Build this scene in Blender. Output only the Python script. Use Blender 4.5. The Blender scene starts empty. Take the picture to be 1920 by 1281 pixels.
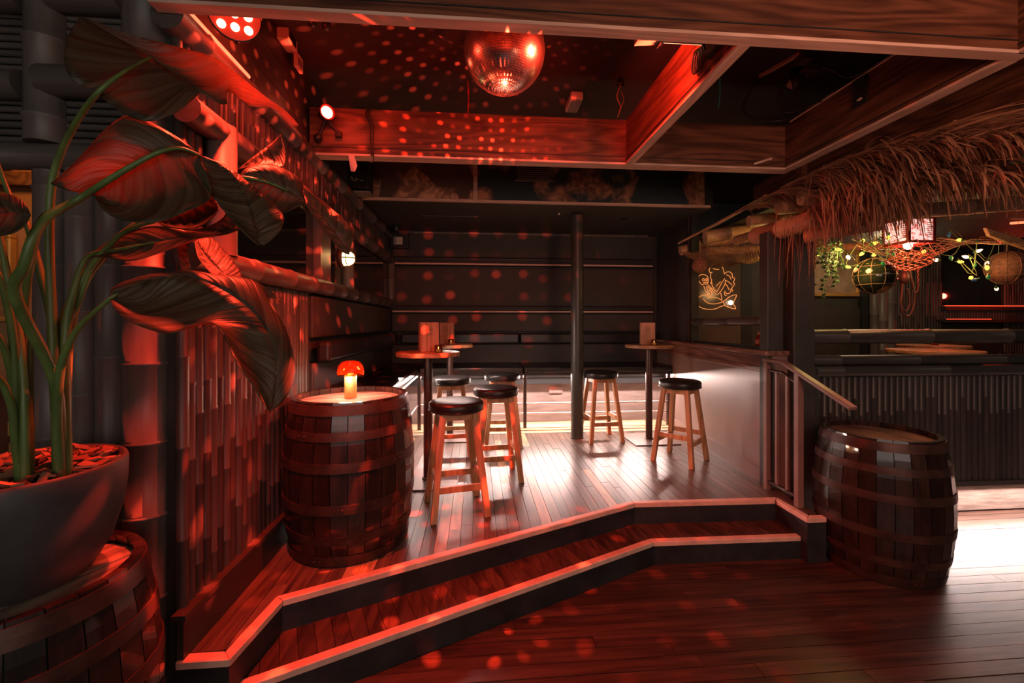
import bpy, bmesh, math, random
from mathutils import Vector, Matrix
random.seed(11)
PI = math.pi
S = bpy.context.scene
C = S.collection

# ---------------------------------------------------------------- camera, world, lights, exposure
cam = bpy.data.objects.new('camera', bpy.data.cameras.new('camera')); C.objects.link(cam)
cam.data.sensor_width = 36.0; cam.data.lens = 15.0; cam.data.shift_y = -33.5/1920
cam.data.clip_start = .05
cam.location = (0, 0, 1.6); cam.rotation_euler = (PI/2, 0, -math.atan(67/800))
S.camera = cam
S.view_settings.view_transform = 'Standard'; S.view_settings.look = 'None'
S.view_settings.gamma = 1; S.view_settings.use_curve_mapping = False
S.view_settings.exposure = 0.0
wd = bpy.data.worlds.new('world'); S.world = wd; wd.use_nodes = True
wd.node_tree.nodes['Background'].inputs[0].default_value = (.9, .95, 1, 1)
wd.node_tree.nodes['Background'].inputs[1].default_value = .022

RED = (1, .045, .018)
def light(name, typ, loc, col, power, target=None, **k):
    d = bpy.data.lights.new(name, typ); d.energy = power; d.color = col
    for a, v in k.items(): setattr(d, a, v)
    o = bpy.data.objects.new(name, d); C.objects.link(o); o.location = loc
    if target is not None:
        o.rotation_euler = (Vector(target)-Vector(loc)).to_track_quat('-Z', 'Y').to_euler()
    return o
# soft fill added behind the camera for the unseen half of the bar
light('room_fill', 'AREA', (.4, -2.6, 1.95), (1, .86, .76), 44, (.4, 3.0, 1.7), shape='RECTANGLE', size=4.5, size_y=1.7)
light('room_fill', 'AREA', (4.6, .6, 3.2), (1, .92, .82), 13, (3.6, 2.6, 1.4), shape='RECTANGLE', size=2.0, size_y=1.2)  # unseen fill added overhead for the bar front
# the red stage lamps
light('par_beam', 'SPOT', (-.94, 1.745, 2.79), RED, 330, (-.25, 1.9, .1), spot_size=1.95, spot_blend=.6, shadow_soft_size=.05)
light('par_glow', 'POINT', (-1.00, 1.98, 2.83), RED, 9, shadow_soft_size=.06)
light('spot_beam', 'SPOT', (-.93, 2.90, 2.99), RED, 100, (-.7, 1.9, .3), spot_size=1.1, spot_blend=.6, shadow_soft_size=.04)
light('spot_glow', 'POINT', (-.92, 2.88, 3.0), RED, 2.2, shadow_soft_size=.05)
light('batten_beam', 'SPOT', (.90, 1.97, 2.88), RED, 420, (-1.15, 2.5, 1.5), spot_size=.86, spot_blend=.8, shadow_soft_size=.03)
light('batten_wash', 'SPOT', (.80, 1.98, 2.86), RED, 60, (1.12, 2.3, 2.9), spot_size=1.5, spot_blend=.6, shadow_soft_size=.04)
light('batten_wash', 'SPOT', (.60, 1.98, 2.86), RED, 46, (.15, 3.06, 2.93), spot_size=1.5, spot_blend=.9, shadow_soft_size=.04)
light('batten_ball', 'SPOT', (.86, 1.92, 2.90), RED, 380, (.145, 2.2, 3.0), spot_size=.75, spot_blend=.5, shadow_soft_size=.05)
# white led strips: under the benches and under the bar front
WARM = (1, .72, .63)
light('bench_strip', 'AREA', (.86, 5.46, .93), WARM, 105, (.86, 5.0, .2), shape='RECTANGLE', size=3.2, size_y=.03)
light('bench_strip', 'AREA', (-.95, 4.3, .93), WARM, 42, (-.5, 4.3, .3), shape='RECTANGLE', size=.03, size_y=2.4)
light('bar_strip', 'AREA', (4.5, 3.225, .262), (1, .76, .68), 800, (4.5, 2.95, 0), shape='RECTANGLE', size=3.5, size_y=.025)
# bar lamps and added fills
light('lantern_bulb', 'POINT', (3.96, 3.6, 2.24), (1, .14, .07), 26, shadow_soft_size=.08)
light('bulb_glow', 'POINT', (3.35, 3.55, 2.2), (1, .66, .22), 13, shadow_soft_size=.1)
light('bulb_glow', 'POINT', (4.6, 3.6, 2.18), (1, .52, .2), 8, shadow_soft_size=.1)
light('net_glow', 'POINT', (2.75, 3.75, 2.25), (1, .68, .2), 4, shadow_soft_size=.06)
light('booth_light', 'POINT', (7.6, 5.4, 2.05), (1, .06, .03), 7, shadow_soft_size=.04)
light('bar_fill', 'POINT', (5.0, 4.8, 2.45), (1, .74, .42), 16, shadow_soft_size=.12)  # unseen fill added to brighten the back of the bar
light('canopy_fill', 'AREA', (1.5, .0, 2.25), (1, .36, .20), 27, (2.4, 2.7, 2.5), size=.5)  # unseen fill added in front to light the thatch and beams
# lamp in the alcove at the far left
light('alcove_lamp', 'POINT', (-2.05, 2.12, 2.55), (1, .36, .08), 11, shadow_soft_size=.08)
# wall lamp and table lamp
light('wall_lamp_bulb', 'POINT', (-1.0, 3.57, 2.14), (1, .52, .18), 2.6, shadow_soft_size=.03)
for k in range(3): light('table_lamp_bulb', 'POINT', (-.775+.058*math.cos(k*2.1-1.57), 2.715+.058*math.sin(k*2.1-1.57), 1.280), (1, .76, .54), 1.9, shadow_soft_size=.012)

def mirror_ball_light(loc, power):
    """lamp whose beam pattern is the grid of spots thrown by the mirror ball"""
    o = light('mirror_ball_spots', 'POINT', loc, (1, .05, .02), power, shadow_soft_size=0.0)
    d = o.data; d.use_nodes = True; nt = d.node_tree; N = nt.nodes; L = nt.links
    em = next(n for n in N if n.type == 'EMISSION')
    g = N.new('ShaderNodeNewGeometry')
    def m(op, a, b=None, c=None):
        n = N.new('ShaderNodeMath'); n.operation = op
        for i, x in enumerate((a, b, c)):
            if x is None: continue
            if isinstance(x, (int, float)): n.inputs[i].default_value = x
            else: L.new(x, n.inputs[i])
        return n.outputs[0]
    sp = N.new('ShaderNodeSeparateXYZ'); L.new(g.outputs['Normal'], sp.inputs[0])
    D = math.radians(4.4)
    lat = m('ARCSINE', sp.outputs[2]); lon = m('ARCTAN2', sp.outputs[1], sp.outputs[0])
    row = m('FLOOR', m('DIVIDE', lat, D))
    rc = m('MULTIPLY', m('ADD', row, .5), D)
    cs = m('MAXIMUM', m('COSINE', rc), .02)
    n = m('MAXIMUM', m('MULTIPLY', m('ROUND', m('MULTIPLY', cs, 9.0)), 8.0), 1.0)
    u = m('MULTIPLY', m('DIVIDE', m('ADD', lon, PI), 2*PI), n)
    col = m('FLOOR', u)
    cv = N.new('ShaderNodeCombineXYZ'); L.new(row, cv.inputs[0]); L.new(col, cv.inputs[1])
    wn = N.new('ShaderNodeTexWhiteNoise'); wn.noise_dimensions = '2D'; L.new(cv.outputs[0], wn.inputs['Vector'])
    sc = N.new('ShaderNodeSeparateColor'); L.new(wn.outputs['Color'], sc.inputs[0])
    jx = m('MULTIPLY', m('SUBTRACT', sc.outputs[0], .5), .22); jy = m('MULTIPLY', m('SUBTRACT', sc.outputs[1], .5), .22)
    dx = m('SUBTRACT', m('SUBTRACT', u, col), m('ADD', .5, jx))
    dy = m('SUBTRACT', m('DIVIDE', m('SUBTRACT', lat, rc), D), jy)
    r = m('SQRT', m('ADD', m('MULTIPLY', dx, dx), m('MULTIPLY', dy, dy)))
    mr = N.new('ShaderNodeMapRange'); mr.interpolation_type = 'SMOOTHSTEP'
    mr.inputs[1].default_value = .27; mr.inputs[2].default_value = .09; mr.inputs[3].default_value = 0; mr.inputs[4].default_value = 1
    L.new(r, mr.inputs[0])
    br = m('POWER', sc.outputs[2], 2.0)
    st = m('ADD', m('MULTIPLY', mr.outputs[0], m('ADD', m('MULTIPLY', br, 1.0), .03)), .004)
    st = m('MULTIPLY', st, m('ADD', 1.0, m('MULTIPLY', m('MAXIMUM', m('MULTIPLY', sp.outputs[2], -1.0), 0.0), 2.2)))
    wr_ = N.new('ShaderNodeMapRange'); wr_.interpolation_type = 'SMOOTHSTEP'      # the lamps stand on the left of the ball
    for q, v in ((1, .62), (2, -.15), (3, .05), (4, 1)): wr_.inputs[q].default_value = v
    L.new(sp.outputs[0], wr_.inputs[0]); st = m('MULTIPLY', st, wr_.outputs[0])
    L.new(st, em.inputs['Strength'])
    return o
mirror_ball_light((.145, 2.2, 2.68), 900)

# ---------------------------------------------------------------- materials
def mat(name, col, rough=.5, metal=0, var=.25, scale=6, stretch=(1, 1, 1), bump=0, bscale=None, rand=0, coat=0,
        emis=None, strength=0, trans=0, ior=1.45, alpha=None, col2=None, detail=4, spec=.5):
    m = bpy.data.materials.new(name); m.use_nodes = True; nt = m.node_tree; N = nt.nodes; L = nt.links
    b = N['Principled BSDF']
    b.inputs['Roughness'].default_value = rough; b.inputs['Metallic'].default_value = metal
    b.inputs['Coat Weight'].default_value = coat; b.inputs['Transmission Weight'].default_value = trans
    b.inputs['IOR'].default_value = ior; b.inputs['Specular IOR Level'].default_value = spec
    tc = N.new('ShaderNodeTexCoord'); mp = N.new('ShaderNodeMapping'); mp.inputs['Scale'].default_value = stretch
    oi = N.new('ShaderNodeObjectInfo')
    ad = N.new('ShaderNodeVectorMath'); ad.operation = 'ADD'
    ml = N.new('ShaderNodeVectorMath'); ml.operation = 'SCALE'; ml.inputs['Scale'].default_value = 37.0
    cx = N.new('ShaderNodeCombineXYZ')
    L.new(oi.outputs['Random'], cx.inputs[0]); L.new(oi.outputs['Random'], cx.inputs[1]); L.new(oi.outputs['Random'], cx.inputs[2])
    L.new(cx.outputs[0], ml.inputs[0]); L.new(tc.outputs['Object'], mp.inputs[0])
    L.new(mp.outputs[0], ad.inputs[0]); L.new(ml.outputs[0], ad.inputs[1])
    no = N.new('ShaderNodeTexNoise'); no.inputs['Scale'].default_value = scale; no.inputs['Detail'].default_value = detail
    no.inputs['Roughness'].default_value = .62
    L.new(ad.outputs[0], no.inputs['Vector'])
    cr = N.new('ShaderNodeValToRGB'); L.new(no.outputs['Fac'], cr.inputs[0])
    c2 = col2 or tuple(min(1, c*(1+var)) for c in col); c1 = col if col2 else tuple(c*(1-var) for c in col)
    cr.color_ramp.elements[0].position = .32; cr.color_ramp.elements[0].color = (*c1, 1)
    cr.color_ramp.elements[1].position = .70; cr.color_ramp.elements[1].color = (*c2, 1)
    out = cr.outputs[0]
    if rand:
        hs = N.new('ShaderNodeHueSaturation'); mr = N.new('ShaderNodeMapRange')
        mr.inputs[3].default_value = 1-rand; mr.inputs[4].default_value = 1+rand
        L.new(oi.outputs['Random'], mr.inputs[0]); L.new(mr.outputs[0], hs.inputs['Value']); L.new(out, hs.inputs['Color'])
        out = hs.outputs[0]
    L.new(out, b.inputs['Base Color'])
    if bump:
        bp = N.new('ShaderNodeBump'); bp.inputs['Strength'].default_value = bump; bp.inputs['Distance'].default_value = .004
        n2 = no
        if bscale:
            n2 = N.new('ShaderNodeTexNoise'); n2.inputs['Scale'].default_value = bscale; n2.inputs['Detail'].default_value = 3
            L.new(ad.outputs[0], n2.inputs['Vector'])
        L.new(n2.outputs['Fac'], bp.inputs['Height']); L.new(bp.outputs[0], b.inputs['Normal'])
    if emis:
        b.inputs['Emission Color'].default_value = (*emis, 1); b.inputs['Emission Strength'].default_value = strength
    return m
def wood(name, dark, lightc, axis, rough=.42, scale=1.0, rand=.2, bump=.25, coat=0, rings=.45):
    st = [14*scale]*3; st['xyz'.index(axis)] = .9*scale
    m = mat(name, dark, rough, col2=lightc, scale=2.4, stretch=tuple(st), bump=bump, rand=rand, detail=6, coat=coat)
    N, L = m.node_tree.nodes, m.node_tree.links      # growth rings: contour lines of a stretched noise
    tc = next(n for n in N if n.type == 'TEX_COORD'); sc = next(n for n in N if n.type == 'VECT_MATH' and n.operation == 'SCALE')
    cr = next(n for n in N if n.type == 'VALTORGB'); no = next(n for n in N if n.type == 'TEX_NOISE')
    st2 = [4.5]*3; st2['xyz'.index(axis)] = .55
    mp = N.new('ShaderNodeMapping'); mp.inputs['Scale'].default_value = st2; L.new(tc.outputs['Object'], mp.inputs[0])
    ad = N.new('ShaderNodeVectorMath'); L.new(mp.outputs[0], ad.inputs[0]); L.new(sc.outputs[0], ad.inputs[1])
    n2 = N.new('ShaderNodeTexNoise'); n2.inputs['Scale'].default_value = 1; n2.inputs['Detail'].default_value = 1; L.new(ad.outputs[0], n2.inputs['Vector'])
    a = N.new('ShaderNodeMath'); a.operation = 'MULTIPLY'; a.inputs[1].default_value = 95*scale; L.new(n2.outputs['Fac'], a.inputs[0])
    b = N.new('ShaderNodeMath'); b.operation = 'SINE'; L.new(a.outputs[0], b.inputs[0])
    c = N.new('ShaderNodeMath'); c.operation = 'MULTIPLY_ADD'; c.inputs[1].default_value = .17*rings/.45; L.new(b.outputs[0], c.inputs[0]); L.new(no.outputs['Fac'], c.inputs[2])
    L.new(c.outputs[0], cr.inputs[0])
    return m
X = {}
X['dark'] = mat('dark green-black paint', (.040, .040, .036), .5, var=.2, bump=.1, bscale=40)
X['darker'] = mat('blackened paint', (.016, .018, .018), .6, var=.2)
X['ceil'] = mat('black ceiling paint', (.032, .029, .027), .85, var=.25, scale=1.5)
X['bamboo'] = mat('painted bamboo', (.125, .110, .102), .42, var=.22, scale=3, stretch=(9, 9, .8), bump=.15, rand=.15)
X['slat'] = mat('painted bamboo slat', (.050, .044, .041), .40, var=.25, scale=3, stretch=(9, 9, .8), bump=.15, rand=.3)
X['bamboo_y'] = mat('painted bamboo rail', (.075, .066, .062), .42, var=.22, scale=3, stretch=(9, .8, 9), bump=.15, rand=.1)
X['bamboo_x'] = mat('painted bamboo cross rail', (.10, .090, .083), .42, var=.22, scale=3, stretch=(.8, 9, 9), bump=.15, rand=.1)
X['natural'] = mat('natural bamboo', (.34, .19, .10), .45, col2=(.50, .31, .17), scale=3, stretch=(5, .7, 5), bump=.15, rand=.1)
X['column'] = mat('dark green gloss paint', (.050, .054, .046), .36, var=.12)
X['ropebeam'] = mat('rope-wrapped beam', (.28, .13, .075), .7, var=.4, scale=12, stretch=(8, 1, 1), bump=.6)
X['cut'] = mat('cut bamboo end', (.55, .36, .20), .6)
X['beam_x'] = wood('beam wood along x', (.062, .022, .012), (.19, .074, .038), 'x', .5, .9, .1, rings=.28)
X['beam_y'] = wood('beam wood along y', (.062, .022, .012), (.19, .074, .038), 'y', .5, .9, .1, rings=.28)
X['strip_x'] = wood('pale beam edging along x', (.50, .34, .27), (.66, .48, .39), 'x', .5, 1, .05, .05)
X['strip_y'] = wood('pale beam edging along y', (.50, .34, .27), (.66, .48, .39), 'y', .5, 1, .05, .05)
X['nose'] = mat('worn nosing timber', (.72, .46, .36), .5, var=.18, scale=9, bump=.1)
X['board_x'] = wood('dark floorboard along x', (.026, .013, .010), (.090, .045, .031), 'x', .34, .8, .28, rings=.10)
X['board_y'] = wood('stage floorboard', (.060, .036, .028), (.19, .12, .09), 'y', .30, .8, .22, rings=.10)
X['board_p'] = wood('pale replaced floorboard', (.30, .18, .09), (.48, .30, .16), 'y', .35, .8, .1)
X['board_t'] = wood('tread board', (.030, .014, .010), (.11, .050, .033), 'y', .40, .8, .28, rings=.10)
X['palefloor'] = wood('pale ply floor', (.40, .24, .14), (.58, .38, .24), 'x', .4, .6, .1)
X['riser'] = mat('black riser paint', (.020, .022, .023), .48, var=.5, scale=4, bump=.1)
X['skirt'] = mat('skirting paint', (.05, .038, .032), .38, var=.3, scale=5)
X['dado'] = mat('dado paint', (.20, .135, .115), .40, var=.12, scale=1.6, bump=.05, bscale=30)
X['sill'] = wood('ledge timber', (.12, .055, .04), (.24, .12, .085), 'y', .38, .7, .1)
X['vinyl'] = mat('black vinyl', (.014, .013, .013), .33, var=.3, bump=.08, bscale=60)
X['pad'] = mat('dark panel fabric', (.040, .036, .032), .62, var=.15, bump=.1, bscale=50)
X['steel'] = mat('brushed steel', (.55, .52, .50), .32, .9, var=.15)
X['darksteel'] = mat('dark brown steel', (.10, .065, .055), .34, .75, var=.2)
X['plate'] = mat('table foot plate', (.16, .11, .10), .4, .5, var=.15)
X['tabletop'] = wood('table top wood', (.30, .13, .06), (.50, .25, .13), 'x', .35, .6, .1)
X['stool'] = wood('oiled stool timber', (.38, .18, .075), (.58, .31, .15), 'z', .42, .6, .12)
X['menu'] = wood('menu board timber', (.36, .15, .08), (.55, .27, .16), 'z', .5, .8, .1)
X['stave'] = mat('barrel stave', (.009, .006, .005), .25, col2=(.040, .021, .015), scale=2.6, stretch=(6, 6, .9), bump=.35, rand=.35, coat=.45, detail=6)
X['hoop'] = mat('rusty barrel hoop', (.030, .017, .014), .42, .4, col2=(.095, .048, .034), scale=9, bump=.3, detail=6)
X['head'] = wood('barrel head', (.10, .055, .035), (.30, .19, .13), 'x', .36, .7, .15, .4)
X['head_pale'] = wood('dusty barrel head', (.20, .15, .115), (.44, .35, .27), 'x', .45, .7, .12, .4)
X['leafstem'] = mat('leaf stalk', (.10, .17, .045), .38, var=.35, scale=5, stretch=(3, 3, .6))
X['potm'] = mat('charcoal fibre pot', (.050, .048, .050), .55, var=.3, scale=7, bump=.25, bscale=25)
X['soil'] = mat('potting soil', (.03, .018, .012), .9, bump=.6, bscale=60)
X['chip'] = mat('bark chip', (.22, .10, .055), .7, var=.5, scale=8, rand=.35, bump=.3)
X['black'] = mat('black plastic', (.012, .012, .013), .42, var=.1)
X['cable'] = mat('black cable', (.014, .013, .013), .45, var=.1)
X['white'] = mat('off-white plastic', (.55, .48, .43), .5, var=.1)
X['grey'] = mat('grey plastic', (.20, .18, .17), .5, var=.1)
X['glassblack'] = mat('tinted wall mirror', (.30, .27, .24), .05, 1.0, var=.35, scale=1.2)
X['glass'] = mat('clear glass', (1, .9, .85), .03, trans=1.0, var=0)
X['thatch'] = mat('dry palm thatch', (.17, .085, .045), .7, col2=(.36, .20, .115), scale=5, detail=3)
X['rope'] = mat('netting cord', (.30, .16, .085), .8, var=.3, scale=20)
X['gold'] = mat('gilt frame', (.60, .34, .10), .38, .4, var=.15)
X['float'] = mat('dark glass float', (.020, .024, .012), .06, var=.6, scale=4, coat=.6)
X['ivy'] = mat('ivy leaf', (.05, .10, .03), .5, var=.4, rand=.3)
X['redpaint'] = mat('red lantern frame', (.22, .018, .012), .4)
X['iron'] = mat('old iron', (.10, .06, .045), .5, .6, var=.3, scale=12)
X['wax'] = mat('candle wax', (.75, .55, .40), .5, emis=(1, .45, .15), strength=.5, var=.05)
def glow(name, col, s): return mat(name, col, .4, emis=col, strength=s, var=0)
X['flame'] = glow('flame', (1, .62, .25), 9)
X['redled'] = glow('red led lens', (1, .30, .16), 9)
X['spotled'] = glow('red spot lens', (1, .55, .25), 8)
X['redtube'] = glow('red led tube', (1, .16, .07), 2.4)
X['whiteled'] = glow('white led strip', (1, .86, .80), 5)
X['warmglass'] = glow('warm lamp glass', (1, .60, .22), 7)
X['neon'] = glow('amber neon tube', (1, .36, .10), .75)
X['ledred'] = glow('red rail light', (1, .10, .04), .9)
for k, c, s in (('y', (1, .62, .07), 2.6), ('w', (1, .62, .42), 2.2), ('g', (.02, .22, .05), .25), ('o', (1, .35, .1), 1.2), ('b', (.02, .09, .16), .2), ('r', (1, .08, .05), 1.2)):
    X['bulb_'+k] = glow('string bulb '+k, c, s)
def nodes_of(m): return m.node_tree.nodes, m.node_tree.links
def leaf_mat():
    m = bpy.data.materials.new('banana leaf'); m.use_nodes = True; N, L = nodes_of(m)
    b = N['Principled BSDF']; out = N['Material Output']
    uv = N.new('ShaderNodeUVMap'); sp = N.new('ShaderNodeSeparateXYZ'); L.new(uv.outputs[0], sp.inputs[0])
    no = N.new('ShaderNodeTexNoise'); no.inputs['Scale'].default_value = 1.0; no.inputs['Detail'].default_value = 3
    mp = N.new('ShaderNodeMapping'); mp.inputs['Scale'].default_value = (46, .5, 1); L.new(uv.outputs[0], mp.inputs[0]); L.new(mp.outputs[0], no.inputs['Vector'])
    n2 = N.new('ShaderNodeTexNoise'); n2.inputs['Scale'].default_value = 1; n2.inputs['Detail'].default_value = 1
    mp2 = N.new('ShaderNodeMapping'); mp2.inputs['Scale'].default_value = (17, .3, 1); L.new(uv.outputs[0], mp2.inputs[0]); L.new(mp2.outputs[0], n2.inputs['Vector'])
    ad = N.new('ShaderNodeMath'); ad.operation = 'MULTIPLY_ADD'; ad.inputs[1].default_value = .35
    L.new(no.outputs['Fac'], ad.inputs[0]); L.new(n2.outputs['Fac'], ad.inputs[2])
    cr = N.new('ShaderNodeValToRGB'); L.new(ad.outputs[0], cr.inputs[0])
    cr.color_ramp.elements[0].position = .52; cr.color_ramp.elements[0].color = (.036, .040, .026, 1)
    cr.color_ramp.elements[1].position = .78; cr.color_ramp.elements[1].color = (.105, .095, .06, 1)
    L.new(cr.outputs[0], b.inputs['Base Color']); b.inputs['Roughness'].default_value = .42
    bp = N.new('ShaderNodeBump'); bp.inputs['Strength'].default_value = .5; bp.inputs['Distance'].default_value = .016
    L.new(ad.outputs[0], bp.inputs['Height']); L.new(bp.outputs[0], b.inputs['Normal'])
    tr = N.new('ShaderNodeBsdfTranslucent'); tr.inputs[0].default_value = (.42, .24, .09, 1); L.new(bp.outputs[0], tr.inputs['Normal'])
    mx = N.new('ShaderNodeMixShader'); mx.inputs[0].default_value = .45
    L.new(b.outputs[0], mx.inputs[1]); L.new(tr.outputs[0], mx.inputs[2]); L.new(mx.outputs[0], out.inputs[0])
    return m
X['leaf'] = leaf_mat()
def shade_mat():
    m = bpy.data.materials.new('amber glass shade'); m.use_nodes = True; N, L = nodes_of(m); out = N['Material Output']
    b = N['Principled BSDF']; b.inputs['Base Color'].default_value = (.20, .028, .008, 1); b.inputs['Roughness'].default_value = .08
    t = N.new('ShaderNodeBsdfTransparent'); t.inputs[0].default_value = (.80, .20, .05, 1)
    mx = N.new('ShaderNodeMixShader'); mx.inputs[0].default_value = .50
    L.new(b.outputs[0], mx.inputs[1]); L.new(t.outputs[0], mx.inputs[2]); L.new(mx.outputs[0], out.inputs[0])
    return m
X['shade'] = shade_mat()
def cup_mat():
    m = shade_mat(); m.name = 'smoky glass cup'; N = m.node_tree.nodes
    N['Principled BSDF'].inputs['Base Color'].default_value = (.10, .05, .03, 1); N['Transparent BSDF'].inputs[0].default_value = (.80, .62, .48, 1); N['Mix Shader'].inputs[0].default_value = .7
    return m
X['cup'] = cup_mat()
def tube_mat():
    m = bpy.data.materials.new('glowing lamp stem'); m.use_nodes = True; N, L = nodes_of(m); b = N['Principled BSDF']
    tc = N.new('ShaderNodeTexCoord'); sp = N.new('ShaderNodeSeparateXYZ'); L.new(tc.outputs['Generated'], sp.inputs[0])
    cr = N.new('ShaderNodeValToRGB'); L.new(sp.outputs[2], cr.inputs[0])
    cr.color_ramp.elements[0].color = (.42, .07, .012, 1); cr.color_ramp.elements[1].color = (1, .82, .42, 1)
    e = cr.color_ramp.elements.new(.55); e.color = (.80, .27, .06, 1)
    L.new(cr.outputs[0], b.inputs['Emission Color']); b.inputs['Emission Strength'].default_value = .95
    b.inputs['Base Color'].default_value = (.5, .2, .06, 1)
    return m
X['lampstem'] = tube_mat()
def mural_mat(name, c_bg, c_blob, lo, hi, sc):
    m = bpy.data.materials.new(name); m.use_nodes = True; N, L = nodes_of(m); b = N['Principled BSDF']; b.inputs['Roughness'].default_value = .7
    tc = N.new('ShaderNodeTexCoord')
    no = N.new('ShaderNodeTexNoise'); no.inputs['Scale'].default_value = sc; no.inputs['Detail'].default_value = 6; no.inputs['Distortion'].default_value = .6
    n2 = N.new('ShaderNodeTexNoise'); n2.inputs['Scale'].default_value = sc*4; n2.inputs['Detail'].default_value = 4; n2.inputs['Distortion'].default_value = 1.2
    L.new(tc.outputs['Object'], no.inputs[0]); L.new(tc.outputs['Object'], n2.inputs[0])
    c1 = N.new('ShaderNodeValToRGB'); L.new(no.outputs['Fac'], c1.inputs[0])
    c1.color_ramp.elements[0].position = lo; c1.color_ramp.elements[0].color = (0, 0, 0, 1)
    c1.color_ramp.elements[1].position = hi; c1.color_ramp.elements[1].color = (1, 1, 1, 1)
    c2 = N.new('ShaderNodeValToRGB'); L.new(n2.outputs['Fac'], c2.inputs[0])
    c2.color_ramp.elements[0].position = .38; c2.color_ramp.elements[0].color = (*[c*.35 for c in c_blob], 1)
    c2.color_ramp.elements[1].position = .62; c2.color_ramp.elements[1].color = (*c_blob, 1)
    mx = N.new('ShaderNodeMix'); mx.data_type = 'RGBA'
    L.new(c1.outputs[0], mx.inputs[0]); mx.inputs[6].default_value = (*c_bg, 1); L.new(c2.outputs[0], mx.inputs[7])
    L.new(mx.outputs[2], b.inputs['Base Color'])
    return m
X['mural_a'] = mural_mat('mural of pale blooms', (.08, .05, .04), (.62, .35, .22), .47, .55, 2.6)
X['mural_b'] = mural_mat('mural of clouds on dark sky', (.012, .030, .042), (.42, .21, .13), .50, .60, 2.6)
def lantern_mat():
    m = bpy.data.materials.new('lantern paper'); m.use_nodes = True; N, L = nodes_of(m); b = N['Principled BSDF']
    tc = N.new('ShaderNodeTexCoord'); no = N.new('ShaderNodeTexNoise'); no.inputs['Scale'].default_value = 38; no.inputs['Detail'].default_value = 2
    L.new(tc.outputs['Object'], no.inputs[0]); cr = N.new('ShaderNodeValToRGB'); L.new(no.outputs['Fac'], cr.inputs[0])
    cr.color_ramp.elements[0].position = .36; cr.color_ramp.elements[0].color = (.55, .10, .07, 1)
    cr.color_ramp.elements[1].position = .52; cr.color_ramp.elements[1].color = (1, .50, .44, 1)
    L.new(cr.outputs[0], b.inputs['Emission Color']); b.inputs['Emission Strength'].default_value = 1.5
    b.inputs['Base Color'].default_value = (.6, .2, .15, 1)
    return m
X['paper'] = lantern_mat()
def mirror_tile():
    m = bpy.data.materials.new('mirror tile'); m.use_nodes = True; N, L = nodes_of(m); b = N['Principled BSDF']
    b.inputs['Base Color'].default_value = (.9, .86, .84, 1); b.inputs['Metallic'].default_value = 1; b.inputs['Roughness'].default_value = .27
    return m
X['tile'] = mirror_tile()

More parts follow.
